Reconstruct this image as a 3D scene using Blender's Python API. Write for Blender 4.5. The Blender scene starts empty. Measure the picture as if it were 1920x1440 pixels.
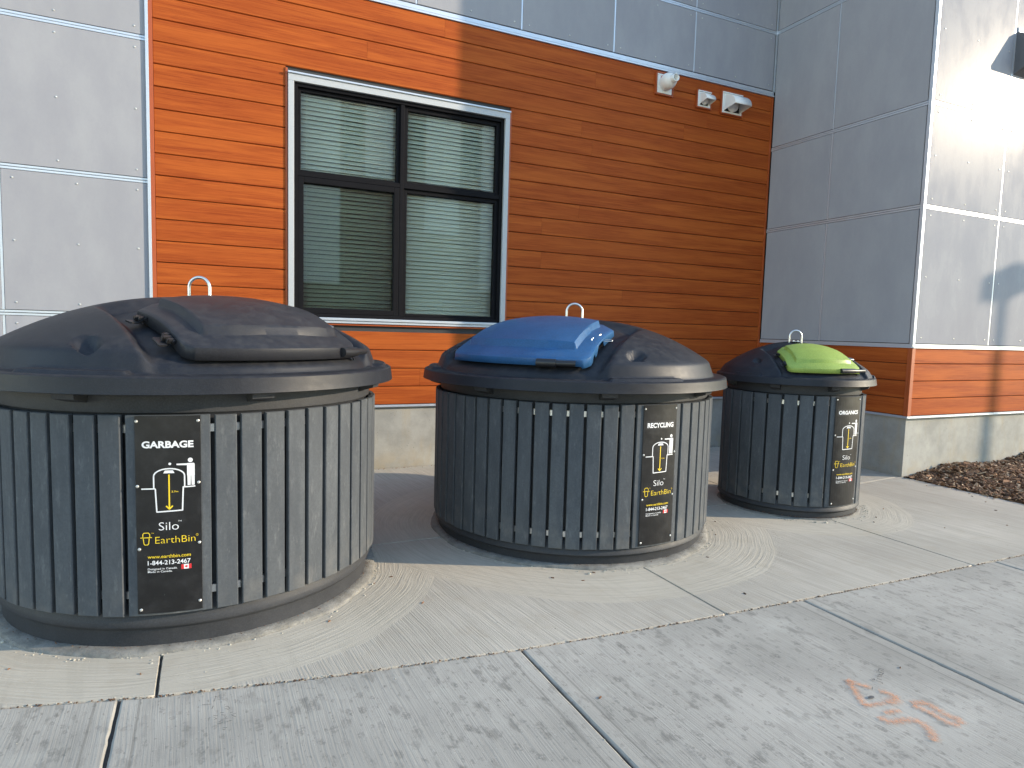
import bpy, bmesh, math, random
from mathutils import Vector, Matrix
from math import sin, cos, pi, radians, atan2, hypot, sqrt

rnd = random.Random(7)
scn = bpy.context.scene
col = scn.collection
PI = math.pi

# ------------------------------------------------------------------ camera
YAW, PITCH, ROLL, FPX = 0.439728, 0.0829783, 0.02788, 1221.26
CAMZ = 1.45
fw = Vector((sin(YAW)*cos(PITCH), cos(YAW)*cos(PITCH), -sin(PITCH)))
r0 = Vector((cos(YAW), -sin(YAW), 0)); u0 = r0.cross(fw)
rt = cos(ROLL)*r0 + sin(ROLL)*u0
up = -sin(ROLL)*r0 + cos(ROLL)*u0
cam_d = bpy.data.cameras.new('camera')
cam = bpy.data.objects.new('camera', cam_d); col.objects.link(cam)
cam_d.sensor_width = 36; cam_d.lens = 36*FPX/1920
cam_d.clip_start = 0.05; cam_d.clip_end = 500
m = Matrix.Identity(4)
for i in range(3):
    m[i][0] = rt[i]; m[i][1] = up[i]; m[i][2] = -fw[i]
m[2][3] = CAMZ
cam.matrix_world = m
scn.camera = cam

# ------------------------------------------------------------------ light
SUN_EL = radians(17.0); SUN_ROT = atan2(0.9, -0.436)
sd = Vector((sin(SUN_ROT)*cos(SUN_EL), cos(SUN_ROT)*cos(SUN_EL), sin(SUN_EL)))
world = bpy.data.worlds.new('World'); scn.world = world; world.use_nodes = True
wn = world.node_tree; bg = wn.nodes['Background']
sky = wn.nodes.new('ShaderNodeTexSky'); sky.sky_type = 'NISHITA'; sky.sun_disc = False
sky.sun_elevation = SUN_EL; sky.sun_rotation = SUN_ROT
sky.air_density = 1.1; sky.dust_density = 0.0; sky.ozone_density = 1.0
wn.links.new(sky.outputs[0], bg.inputs[0]); bg.inputs[1].default_value = 0.15
sl = bpy.data.lights.new('sun', 'SUN'); sl.energy = 2.0; sl.angle = radians(0.6)
sl.color = (1.0, 0.83, 0.61)
so = bpy.data.objects.new('sun', sl); col.objects.link(so)
so.rotation_euler = sd.to_track_quat('Z', 'Y').to_euler()
scn.view_settings.view_transform = 'Standard'; scn.view_settings.look = 'None'
scn.view_settings.gamma = 1; scn.view_settings.exposure = 1.8
try: scn.cycles.max_bounces = 10
except Exception: pass

# ------------------------------------------------------------------ node helper
class N:
    def __init__(s, name):
        s.m = bpy.data.materials.new(name); s.m.use_nodes = True
        s.t = s.m.node_tree; s.b = s.t.nodes['Principled BSDF']
    def new(s, ty, **kw):
        n = s.t.nodes.new(ty)
        for k, v in kw.items(): setattr(n, k, v)
        return n
    def put(s, sock, v):
        if v is None: return
        if isinstance(v, bpy.types.NodeSocket): s.t.links.new(v, sock)
        elif isinstance(v, (tuple, list)) and sock.type == 'RGBA' and len(v) == 3: sock.default_value = (*v, 1)
        else: sock.default_value = v
    def math(s, op, a, b=None, c=None, clamp=False):
        n = s.new('ShaderNodeMath', operation=op, use_clamp=clamp)
        s.put(n.inputs[0], a)
        if b is not None: s.put(n.inputs[1], b)
        if c is not None: s.put(n.inputs[2], c)
        return n.outputs[0]
    def pos(s):
        return s.new('ShaderNodeNewGeometry').outputs['Position']
    def obj(s):
        return s.new('ShaderNodeTexCoord').outputs['Object']
    def sep(s, v):
        n = s.new('ShaderNodeSeparateXYZ'); s.put(n.inputs[0], v); return n.outputs
    def comb(s, x, y, z):
        n = s.new('ShaderNodeCombineXYZ')
        for i, v in enumerate((x, y, z)): s.put(n.inputs[i], v)
        return n.outputs[0]
    def scale(s, v, sc, loc=(0, 0, 0), rot=(0, 0, 0)):
        n = s.new('ShaderNodeMapping'); s.put(n.inputs[0], v)
        n.inputs['Scale'].default_value = sc; n.inputs['Location'].default_value = loc
        n.inputs['Rotation'].default_value = rot
        return n.outputs[0]
    def noise(s, v, sc=5, det=3, rough=.55, dist=0):
        n = s.new('ShaderNodeTexNoise'); s.put(n.inputs['Vector'], v)
        n.inputs['Scale'].default_value = sc; n.inputs['Detail'].default_value = det
        n.inputs['Roughness'].default_value = rough; n.inputs['Distortion'].default_value = dist
        return n.outputs['Fac']
    def vor(s, v, sc=5, feat='F1'):
        n = s.new('ShaderNodeTexVoronoi'); n.feature = feat; s.put(n.inputs['Vector'], v)
        n.inputs['Scale'].default_value = sc; return n.outputs
    def ss(s, v, a, b, o0=0., o1=1.):
        n = s.new('ShaderNodeMapRange', interpolation_type='SMOOTHSTEP'); s.put(n.inputs[0], v)
        n.inputs[1].default_value = a; n.inputs[2].default_value = b
        n.inputs[3].default_value = o0; n.inputs[4].default_value = o1
        return n.outputs[0]
    def mix(s, f, a, b, mode='MIX'):
        n = s.new('ShaderNodeMix', data_type='RGBA', blend_type=mode)
        s.put(n.inputs[0], f); s.put(n.inputs[6], a); s.put(n.inputs[7], b)
        return n.outputs[2]
    def bump(s, h, strength=.3, dist=.01, prev=None):
        n = s.new('ShaderNodeBump'); n.inputs['Strength'].default_value = strength
        n.inputs['Distance'].default_value = dist; s.put(n.inputs['Height'], h)
        if prev is not None: s.put(n.inputs['Normal'], prev)
        return n.outputs[0]
    def done(s, color=None, rough=None, metal=None, normal=None, spec=None):
        s.put(s.b.inputs['Base Color'], color); s.put(s.b.inputs['Roughness'], rough)
        s.put(s.b.inputs['Metallic'], metal); s.put(s.b.inputs['Normal'], normal)
        if spec is not None: s.put(s.b.inputs['Specular IOR Level'], spec)
        return s.m

def plain(name, c, rough=.5, metal=0., var=.12, sc=20, spec=None, bump=0):
    n = N(name); o = n.obj(); f = n.noise(o, sc, 4)
    cc = n.mix(f, tuple(x*(1-var) for x in c), tuple(min(1, x*(1+var)) for x in c))
    rr = n.math('MULTIPLY_ADD', n.noise(o, sc*2.3, 3), .2, rough-.1)
    nm = n.bump(n.noise(o, 300, 2), bump, .001) if bump else None
    return n.done(cc, rr, metal, nm, spec)

BINS = [(-.032, 4.064), (2.50, 4.25), (4.64, 4.10)]
BASE_R = [.918, .99, .555]
SWIRL = [1.35, 1.50, .98]

def concrete_mat(name, c0, c1, upper):
    n = N(name); p = n.pos(); x, y, z = n.sep(p)
    wob = n.noise(p, 1.3, 2)
    # linear broom strokes
    ang = radians(6 if upper else 1)
    xr = n.math('ADD', n.math('MULTIPLY', x, cos(ang)), n.math('MULTIPLY', y, sin(ang)))
    xr = n.math('ADD', xr, n.math('MULTIPLY', wob, .05))
    lin = n.comb(n.math('MULTIPLY', xr, 120), n.math('MULTIPLY', y, 2.2), 0)
    brush = n.noise(lin, 1, 3, .6)
    lin2 = n.comb(n.math('MULTIPLY', xr, 26), n.math('MULTIPLY', y, 1.2), 3.)
    band = n.noise(lin2, 1, 2, .5)
    swirl = None
    if upper:
        for (cx, cy), R in zip(BINS, SWIRL):
            dx = n.math('SUBTRACT', x, cx); dy = n.math('SUBTRACT', y, cy)
            d = n.math('SQRT', n.math('ADD', n.math('MULTIPLY', dx, dx), n.math('MULTIPLY', dy, dy)))
            dw = n.math('ADD', d, n.math('MULTIPLY', wob, .10))
            at = n.math('ARCTAN2', dy, dx)
            cv = n.comb(n.math('MULTIPLY', dw, 95), n.math('MULTIPLY', at, 3.0), cx)
            cb = n.noise(cv, 1, 3, .6)
            msk = n.ss(dw, R+.055, R+.035)
            brush = n.mix(msk, brush, cb)
            swirl = msk if swirl is None else n.math('MAXIMUM', swirl, msk)
    big = n.noise(p, .9, 4, .6); med = n.noise(p, 4.5, 4, .6)
    col_ = n.mix(n.ss(big, .3, .7), c0, c1)
    col_ = n.mix(n.ss(brush, .34, .60, .42 if upper else .25, 0), col_, tuple(v*.62 for v in c0))
    col_ = n.mix(n.math('MULTIPLY', n.ss(band, .45, .7), .26 if upper else .16), col_, tuple(v*.7 for v in c0))
    if upper:
        col_ = n.mix(n.math('MULTIPLY', swirl, .30), col_, (c1[0]*1.10, c1[1]*1.07, c1[2]*.98))
        col_ = n.mix(n.math('MULTIPLY', n.ss(med, .52, .72), .22), col_, (.33, .27, .19))
    else:
        st = n.comb(n.math('MULTIPLY', x, 17), n.math('MULTIPLY', y, 7.5), 0)
        s1 = n.noise(st, 1, 5, .62)
        big2 = n.noise(p, 2.2, 3)
        amt = n.ss(big2, .38, .62, .3, 1.)
        col_ = n.mix(n.math('MULTIPLY', n.ss(s1, .53, .65), n.math('MULTIPLY', amt, .62)), col_, tuple(v*.42 for v in c0))
        st2 = n.comb(n.math('MULTIPLY', x, 60), n.math('MULTIPLY', y, 30), 0)
        s2 = n.noise(st2, 1, 3, .6)
        col_ = n.mix(n.math('MULTIPLY', n.ss(s2, .60, .70), .5), col_, tuple(v*.35 for v in c0))
        col_ = n.mix(n.math('MULTIPLY', n.ss(med, .5, .75), .35), col_, (.50, .48, .42))
        col_ = n.mix(n.math('MULTIPLY', n.ss(n.noise(p, .8, 4), .45, .68), .38), col_, tuple(v*.62 for v in c0))
        for sc_, t0, t1, am in ((16, .30, .20, .55), (27, .28, .18, .5)):
            vv = n.new('ShaderNodeTexVoronoi'); n.put(vv.inputs['Vector'], n.comb(n.math('ADD', x, n.math('MULTIPLY', n.noise(p, 60, 3), .03)), n.math('MULTIPLY', y, .62), 0)); vv.inputs['Scale'].default_value = sc_
            pick = n.ss(n.sep(vv.outputs['Color'])[0], .50, .56)
            dot = n.math('MULTIPLY', n.ss(vv.outputs['Distance'], t0, t1), pick)
            col_ = n.mix(n.math('MULTIPLY', n.math('MULTIPLY', dot, n.ss(n.noise(p, 90, 3), .3, .6)), am), col_, tuple(v*.5 for v in c0))
        # tooled band beside the joints
        for jx in (1.285, 2.985, 4.745, -.315):
            dd = n.math('ABSOLUTE', n.math('SUBTRACT', n.math('ADD', x, n.math('MULTIPLY', n.noise(p, 9, 3), .006)), jx))
            ln = n.math('MULTIPLY', n.ss(dd, .070, .074), n.ss(dd, .082, .078))
            col_ = n.mix(n.math('MULTIPLY', ln, .40), col_, tuple(v*.3 for v in c0))
            col_ = n.mix(n.math('MULTIPLY', n.ss(dd, .070, .060), .14), col_, tuple(min(1, v*1.12) for v in c1))
    sp = n.vor(p, 70)
    spk = n.math('MULTIPLY', n.ss(sp[0], .13, .06), n.ss(n.noise(p, 11, 2), .5, .6))
    col_ = n.mix(n.math('MULTIPLY', spk, .6), col_, (.10, .095, .085))
    wsp = n.vor(n.scale(p, (1, 1, 1), (3, 5, 1)), 45)
    col_ = n.mix(n.math('MULTIPLY', n.ss(wsp[0], .10, .05), .35), col_, (.68, .66, .6))
    fine = n.noise(p, 160, 3)
    col_ = n.mix(n.math('MULTIPLY', fine, .2), col_, tuple(v*.75 for v in c0))
    h = n.math('ADD', n.math('MULTIPLY', brush, 1.0), n.math('MULTIPLY', fine, .4))
    nm = n.bump(h, .9 if upper else .45, .004)
    return n.done(col_, .85, 0, nm, .3)

M = {}
M['conc_up'] = concrete_mat('broomed_cream_concrete', (.415, .378, .315), (.525, .482, .405), True)
M['conc_low'] = concrete_mat('stained_grey_concrete', (.335, .316, .275), (.475, .446, .390), False)

def foundation_mat():
    n = N('foundation_concrete'); p = n.pos(); x, y, z = n.sep(p)
    a = n.noise(p, 2.2, 5, .65); b = n.noise(n.scale(p, (9, 9, 2.2)), 1, 4, .6)
    c = n.mix(n.ss(a, .3, .7), (.27, .27, .25), (.42, .415, .385))
    c = n.mix(n.math('MULTIPLY', n.ss(b, .5, .75), .4), c, (.36, .30, .2))
    low = n.ss(z, .02, .28, 1, 0)
    c = n.mix(n.math('MULTIPLY', n.math('MULTIPLY', low, n.ss(n.noise(p, 7, 3), .35, .65)), .45), c, (.38, .31, .2))
    v = n.vor(p, 38)
    c = n.mix(n.math('MULTIPLY', n.ss(v[0], .16, .08), n.ss(n.noise(p, 6, 2), .5, .62)), c, (.10, .10, .09))
    f = n.noise(p, 90, 4)
    c = n.mix(n.math('MULTIPLY', f, .25), c, (.2, .2, .18))
    return n.done(c, .85, 0, n.bump(n.math('ADD', f, n.math('MULTIPLY', a, 3)), .35, .004), .3)
M['found'] = foundation_mat()
def ring_mat():
    n = N('rough_grout'); p = n.pos(); a = n.noise(p, 8, 5, .7); f = n.noise(p, 120, 4, .7); v = n.vor(p, 90)
    c = n.mix(n.ss(a, .3, .7), (.15, .145, .13), (.27, .26, .235)); c = n.mix(n.ss(v[0], .35, .1, 0, .5), c, (.12, .11, .10))
    return n.done(c, .9, 0, n.bump(n.math('ADD', f, n.math('MULTIPLY', a, 2)), .9, .004), .2)
M['ring'] = ring_mat()

def wood_mat(name, axis):
    n = N(name); p = n.pos(); x, y, z = n.sep(p)
    u = x if axis == 'x' else y
    at = n.new('ShaderNodeAttribute'); at.attribute_name = 'rnd'; at.attribute_type = 'GEOMETRY'
    r = at.outputs['Fac']
    uo = n.math('ADD', u, n.math('MULTIPLY', r, 37.0))
    v1 = n.comb(n.math('MULTIPLY', uo, 2.2), n.math('MULTIPLY', z, 85), r)
    g1 = n.noise(v1, 1, 5, .62, 1.1)
    v2 = n.comb(n.math('MULTIPLY', uo, 5), n.math('MULTIPLY', z, 260), r)
    g2 = n.noise(v2, 1, 3, .6)
    v3 = n.comb(n.math('MULTIPLY', uo, .8), n.math('MULTIPLY', z, 12), r)
    g3 = n.noise(v3, 1, 3, .5, .6)
    c = n.mix(n.ss(g1, .32, .68), (.262, .051, .0118), (.385, .088, .0190))
    c = n.mix(n.math('MULTIPLY', n.ss(g2, .52, .72), .50), c, (.15, .028, .008))
    c = n.mix(n.math('MULTIPLY', n.ss(g3, .42, .66), .40), c, (.53, .14, .027))
    c = n.mix(n.math('MULTIPLY', r, .14), c, (.26, .055, .014))
    h = n.math('ADD', g1, g2)
    return n.done(c, n.math('MULTIPLY_ADD', g2, .25, .42), 0, n.bump(h, .12, .002), .08)
M['wood_x'] = wood_mat('wood_siding_x', 'x'); M['wood_y'] = wood_mat('wood_siding_y', 'y')
M['wood_trim'] = plain('wood_coloured_trim', (.35, .072, .016), .42, 0, .15, 6)

def panel_mat():
    n = N('grey_wall_panel'); p = n.pos()
    at = n.new('ShaderNodeAttribute'); at.attribute_name = 'rnd'; at.attribute_type = 'GEOMETRY'
    a = n.noise(n.scale(p, (1, 1, .45)), 3.5, 5, .65); b = n.noise(p, 45, 4, .6); d = n.noise(p, 260, 2)
    c = n.mix(n.ss(a, .25, .75), (.29, .293, .325), (.342, .346, .372))
    c = n.mix(n.math('MULTIPLY', at.outputs['Fac'], .25), c, (.28, .285, .305))
    c = n.mix(n.math('MULTIPLY', b, .14), c, (.2, .2, .215))
    rr = n.math('MULTIPLY_ADD', n.ss(a, .35, .65), .10, .20)
    h = n.math('ADD', n.math('MULTIPLY', b, 1.4), n.math('ADD', n.math('MULTIPLY', a, 5.), n.math('MULTIPLY', d, .3)))
    return n.done(c, rr, 0, n.bump(h, .06, .003), .013)
M['panel'] = panel_mat()
M['trim'] = plain('pale_metal_trim', (.55, .59, .65), .42, .55, .06, 8)
M['groove'] = plain('groove_shadow_gap', (.035, .037, .04), .8)
M['steel'] = plain('galvanised_steel', (.62, .64, .66), .32, .9, .15, 30)
M['screw'] = plain('screw_head', (.55, .55, .53), .4, .6, .15, 60)
M['stucco'] = plain('pebbled_window_trim', (.42, .44, .46), .5, .1, .1, 60, bump=.5)
M['black_frame'] = plain('black_window_frame', (.009, .009, .011), .6, 0, .25, 12, spec=.06)
M['blind'] = plain('white_blind_slat', (.88, .91, .86), .5, 0, .03, 5)
M['room'] = plain('room_paint', (.22, .22, .2), .9)
M['white_plastic'] = plain('white_vent_plastic', (.78, .78, .76), .4, 0, .04, 10)
M['dark_inside'] = plain('dark_inside', (.02, .02, .02), .9)
M['lens'] = plain('smoked_lens', (.10, .10, .11), .3)
M['lamp_metal'] = plain('grey_bronze_metal', (.11, .115, .13), .45, .2, .1, 20)
M['sealant'] = plain('grey_sealant', (.42, .42, .40), .8, 0, .2, 30)

def glass_mat(tint, refl=1.0):
    n = N('window_glass'); t = n.t
    t.nodes.remove(n.b)
    out = t.nodes['Material Output']
    fr = n.new('ShaderNodeFresnel'); fr.inputs[0].default_value = 1.55
    fac = n.math('MULTIPLY_ADD', fr.outputs[0], refl, .02, clamp=True)
    tr = n.new('ShaderNodeBsdfTransparent'); tr.inputs[0].default_value = (*tint, 1)
    gl = n.new('ShaderNodeBsdfGlossy'); gl.inputs['Roughness'].default_value = .01
    wv = n.bump(n.noise(n.pos(), 1.2, 1), .05, .01); n.put(gl.inputs['Normal'], wv)
    mx = n.new('ShaderNodeMixShader'); n.put(mx.inputs[0], fac)
    t.links.new(tr.outputs[0], mx.inputs[1]); t.links.new(gl.outputs[0], mx.inputs[2])
    t.links.new(mx.outputs[0], out.inputs[0])
    return n.m
M['glass'] = glass_mat((.955, .995, .975), 1.1)
M['glass2'] = glass_mat((.80, .85, .80), 2.0)

def bin_plastic(name, c, dust=.5, rough=.5, tex=1.):
    n = N(name); o = n.obj(); g = n.new('ShaderNodeNewGeometry')
    a = n.noise(o, 3.0, 5, .65); b = n.noise(o, 22, 4, .65); f = n.noise(o, 210, 2)
    cc = n.mix(n.ss(a, .3, .7), tuple(v*.85 for v in c), tuple(v*1.15 for v in c))
    nz = n.sep(g.outputs['Normal'])[2]
    up_ = n.ss(nz, .35, 1.)
    du = n.math('MULTIPLY', n.math('MULTIPLY', n.ss(b, .35, .75), n.ss(a, .3, .75, .35, 1)), dust*.35)
    du = n.math('MULTIPLY', du, n.math('MULTIPLY_ADD', up_, .8, .2))
    cc = n.mix(du, cc, (.30, .28, .25))
    cc = n.mix(n.math('MULTIPLY', n.ss(n.noise(o, 150, 3, .7), .4, .7), .35), cc, tuple(min(1, v*1.9+.004) for v in c))
    sc_ = n.noise(n.scale(o, (60, 8, 8), rot=(0, 0, .7)), 1, 3, .7)
    cc = n.mix(n.math('MULTIPLY', n.ss(sc_, .70, .78), .18*dust), cc, (.4, .4, .38))
    rr = n.math('MULTIPLY_ADD', b, .22, rough-.1)
    return n.done(cc, rr, 0, n.bump(n.math('ADD', f, n.math('MULTIPLY', b, .5)), .30*tex, .0022), .24)
M['lid'] = bin_plastic('black_lid_plastic', (.0145, .016, .021), .32, .46)
M['drum'] = bin_plastic('dark_drum_plastic', (.036, .038, .043), .45, .55, .6)
M['hatch_black'] = bin_plastic('black_hatch_plastic', (.019, .020, .025), .30, .44)
M['hatch_blue'] = bin_plastic('blue_hatch_plastic', (.024, .084, .195), .22, .36, .5)
M['hatch_green'] = bin_plastic('green_hatch_plastic', (.26, .345, .075), .15, .40, .5)
M['black_plastic'] = plain('black_fitting_plastic', (.016, .016, .018), .4)

def slat_mat():
    n = N('grey_plastic_lumber'); o = n.obj(); p = n.pos()
    at = n.new('ShaderNodeAttribute'); at.attribute_name = 'rnd'; at.attribute_type = 'GEOMETRY'
    r = at.outputs['Fac']; x, y, z = n.sep(o)
    v = n.comb(n.math('MULTIPLY', x, 14), n.math('MULTIPLY', y, 14), n.math('MULTIPLY_ADD', z, 3.5, n.math('MULTIPLY', r, 20)))
    a = n.noise(v, 1, 5, .68); f = n.noise(o, 130, 3)
    c = n.mix(n.ss(a, .3, .7), (.066, .074, .084), (.098, .108, .118))
    c = n.mix(n.math('MULTIPLY', r, .4), c, (.074, .081, .089))
    c = n.mix(n.math('MULTIPLY', n.ss(n.noise(v, 5, 3), .62, .72), .25), c, (.2, .21, .21))
    c = n.mix(n.math('MULTIPLY', n.ss(n.noise(o, 75, 4, .75), .35, .7), .45), c, (.055, .060, .068))
    c = n.mix(n.math('MULTIPLY', n.ss(n.noise(n.scale(o, (1, 1, .25)), 26, 4, .7), .55, .75), .35), c, (.19, .20, .205))
    low = n.ss(z, .16, .40, 1, 0)
    c = n.mix(n.math('MULTIPLY', n.math('MULTIPLY', low, n.ss(n.noise(o, 9, 4), .4, .7)), .22), c, (.25, .23, .2))
    return n.done(c, .62, 0, n.bump(n.math('ADD', f, a), .2, .0015), .14)
M['slat'] = slat_mat()

def sign_mat():
    n = N('black_sign_plate'); o = n.obj()
    a = n.noise(o, 14, 5, .7); b = n.noise(o, 60, 4, .7)
    c = n.mix(n.ss(a, .4, .8), (.008, .008, .009), (.020, .020, .022))
    c = n.mix(n.math('MULTIPLY', n.ss(b, .70, .78), .5), c, (.22, .22, .21))
    return n.done(c, n.math('MULTIPLY_ADD', a, .25, .22), 0, None, .45)
M['sign'] = sign_mat()
M['white_print'] = plain('white_print', (.72, .73, .75), .5, 0, .04)
M['yellow_print'] = plain('yellow_print', (.78, .56, .02), .5, 0, .04)
M['red_print'] = plain('red_print', (.55, .02, .025), .5, 0, .04)

def soil_mat():
    n = N('dark_soil'); p = n.pos(); a = n.noise(p, 30, 5, .7); b = n.noise(p, 5, 4, .6)
    c = n.mix(n.ss(a, .3, .7), (.035, .024, .018), (.11, .075, .052))
    c = n.mix(n.math('MULTIPLY', n.ss(b, .5, .7), .4), c, (.10, .085, .07))
    return n.done(c, .95, 0, n.bump(a, 1., .03), .2)
M['soil'] = soil_mat()
def chip_mat():
    n = N('bark_chips'); at = n.new('ShaderNodeAttribute'); at.attribute_name = 'rnd'; at.attribute_type = 'GEOMETRY'
    cr = n.new('ShaderNodeValToRGB'); n.put(cr.inputs[0], at.outputs['Fac'])
    e = cr.color_ramp.elements; e[0].position = 0; e[0].color = (.045, .028, .018, 1); e[1].position = 1; e[1].color = (.72, .54, .36, 1)
    for ps, c in ((.25, (.13, .066, .038)), (.5, (.30, .155, .08)), (.75, (.50, .32, .19))):
        k = e.new(ps); k.color = (*c, 1)
    c = n.mix(n.math('MULTIPLY', n.noise(n.pos(), 120, 3), .5), cr.outputs[0], (.03, .02, .015))
    return n.done(c, .85, 0, None, .3)
M['chip'] = chip_mat()
M['subbase'] = plain('dirt_in_joint', (.07, .06, .05), .95, 0, .5, 60)
M['crumb'] = plain('concrete_crumbs', (.45, .42, .35), .9, 0, .2, 40)
M['spray'] = None
def spray_mat(name, c, a0, a1):
    n = N(name); p = n.pos()
    f = n.noise(n.comb(n.math('MULTIPLY', n.sep(p)[0], 150), n.math('MULTIPLY', n.sep(p)[1], 60), 0), 1, 3, .7)
    base = n.mix(n.noise(p, 40, 2), tuple(v*.85 for v in c), c)
    n.put(n.b.inputs['Base Color'], base); n.put(n.b.inputs['Roughness'], .8)
    at = n.new('ShaderNodeAttribute'); at.attribute_name = 'rnd'; at.attribute_type = 'GEOMETRY'
    n.put(n.b.inputs['Alpha'], n.math('MULTIPLY', n.ss(f, .36, .66, a0, a1), at.outputs['Fac']))
    return n.m
M['spray'] = spray_mat('faded_orange_spray', (.74, .34, .18), .72, .05)
M['ink'] = spray_mat('faded_marker_ink', (.07, .075, .085), 1., .5)

# ------------------------------------------------------------------ geometry helpers
def empty(name, loc=(0, 0, 0), rz=0):
    o = bpy.data.objects.new(name, None); o.location = loc; o.rotation_euler = (0, 0, rz)
    o.empty_display_size = .2; col.objects.link(o); return o
def tag(o, label=None, cat=None, group=None, kind=None):
    if label: o['label'] = label
    if cat: o['category'] = cat
    if group: o['group'] = group
    if kind: o['kind'] = kind
    return o

class MB:
    def __init__(s): s.v = []; s.f = []; s.r = []; s.cur = 0.; s.sm = []; s.mi = []; s.mat = 0
    def verts(s, vs, fs, smooth=False):
        b = len(s.v); s.v += [tuple(v) for v in vs]
        for f in fs: s.f.append([b+i for i in f]); s.r.append(s.cur); s.sm.append(smooth); s.mi.append(s.mat)
    def box(s, x0, x1, y0, y1, z0, z1, ch=0):
        if x1 < x0: x0, x1 = x1, x0
        if y1 < y0: y0, y1 = y1, y0
        if z1 < z0: z0, z1 = z1, z0
        if not ch:
            vs = [(x, y, z) for z in (z0, z1) for y in (y0, y1) for x in (x0, x1)]
            s.verts(vs, [(0, 2, 3, 1), (4, 5, 7, 6), (0, 1, 5, 4), (2, 6, 7, 3), (0, 4, 6, 2), (1, 3, 7, 5)])
        else:
            bm = bmesh.new(); bmesh.ops.create_cube(bm, size=1)
            for v in bm.verts:
                v.co = Vector(((x0+x1)/2+v.co.x*(x1-x0), (y0+y1)/2+v.co.y*(y1-y0), (z0+z1)/2+v.co.z*(z1-z0)))
            bmesh.ops.bevel(bm, geom=bm.edges[:], offset=ch, segments=2, affect='EDGES', profile=.6)
            s.bm(bm)
    def bm(s, bm, mat=None, smooth=False):
        bm.verts.index_update(); bm.verts.ensure_lookup_table()
        vs = [(mat @ v.co if mat else v.co.copy()) for v in bm.verts]
        s.verts(vs, [[v.index for v in f.verts] for f in bm.faces], smooth); bm.free()
    def cyl(s, p0, p1, r0, r1=None, seg=16, caps=True, smooth=True):
        r1 = r0 if r1 is None else r1
        p0 = Vector(p0); p1 = Vector(p1); d = (p1-p0).normalized()
        a = d.orthogonal().normalized(); b = d.cross(a)
        vs = []
        for p, r in ((p0, r0), (p1, r1)):
            for i in range(seg):
                t = 2*PI*i/seg; vs.append(p+(a*cos(t)+b*sin(t))*r)
        s.verts(vs, [(i, (i+1) % seg, seg+(i+1) % seg, seg+i) for i in range(seg)], smooth)
        if caps: s.verts(vs, [list(range(seg))[::-1], list(range(seg, 2*seg))])
    def tube(s, pts, r, seg=10, closed=False):
        pts = [Vector(p) for p in pts]; n = len(pts); rings = []
        ref = None
        for i, p in enumerate(pts):
            a = pts[(i-1) % n] if (closed or i > 0) else p; b = pts[(i+1) % n] if (closed or i < n-1) else p
            d = (b-a).normalized()
            if ref is None: ref = d.orthogonal().normalized()
            ref = (ref-d*ref.dot(d)).normalized(); c = d.cross(ref)
            rings.append([p+(ref*cos(2*PI*k/seg)+c*sin(2*PI*k/seg))*r for k in range(seg)])
        vs = [v for rr in rings for v in rr]; fs = []
        for i in range(n if closed else n-1):
            j = (i+1) % n
            for k in range(seg): fs.append((i*seg+k, i*seg+(k+1) % seg, j*seg+(k+1) % seg, j*seg+k))
        s.verts(vs, fs, True)
        if not closed: s.verts(vs, [list(range(seg))[::-1], list(range((n-1)*seg, n*seg))])
    def lathe(s, prof, seg=96, a0=0, a1=2*PI, c=(0, 0)):
        full = abs(a1-a0-2*PI) < 1e-6; n = seg if full else seg+1
        vs = []
        for i in range(n):
            t = a0+(a1-a0)*i/seg
            for r, z in prof: vs.append((c[0]+r*cos(t), c[1]+r*sin(t), z))
        k = len(prof); fs = []
        for i in range(seg):
            j = (i+1) % n
            for q in range(k-1): fs.append((i*k+q, j*k+q, j*k+q+1, i*k+q+1))
        s.verts(vs, fs, True)
    def prism(s, poly, z0, z1):      # poly: list of xy
        n = len(poly)
        vs = [(x, y, z0) for x, y in poly]+[(x, y, z1) for x, y in poly]
        s.verts(vs, [list(range(n))[::-1], list(range(n, 2*n))]+[(i, (i+1) % n, n+(i+1) % n, n+i) for i in range(n)])
    def map(s, fn): s.v = [tuple(fn(Vector(v))) for v in s.v]; return s
    def build(s, name, mat, parent=None, label=None, weld=False, autosm=None):
        me = bpy.data.meshes.new(name); me.from_pydata(s.v, [], s.f); me.update()
        me.polygons.foreach_set('use_smooth', s.sm); me.polygons.foreach_set('material_index', s.mi)
        at = me.attributes.new('rnd', 'FLOAT', 'FACE'); at.data.foreach_set('value', s.r)
        bm = bmesh.new(); bm.from_mesh(me)
        if weld: bmesh.ops.remove_doubles(bm, verts=bm.verts[:], dist=1e-5)
        bmesh.ops.recalc_face_normals(bm, faces=bm.faces[:])
        if autosm:
            for e in bm.edges:
                if len(e.link_faces) == 2 and e.calc_face_angle(0) > radians(autosm): e.smooth = False
            for f in bm.faces: f.smooth = True
        bm.to_mesh(me); bm.free()
        for q in (mat if isinstance(mat, (list, tuple)) else [mat]): me.materials.append(M[q])
        o = bpy.data.objects.new(name, me); col.objects.link(o)
        if parent: o.parent = parent
        if label: o['label'] = label
        return o

def sstep(x, a, b):
    t = min(1, max(0, (x-a)/(b-a))); return t*t*(3-2*t)

# ------------------------------------------------------------------ ground
g = MB(); g.box(-60, 60, -60, 60, -.35, -.012)
tag(g.build('ground', 'subbase'), 'compacted dirt ground under and between the concrete slabs', kind='structure')

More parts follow.
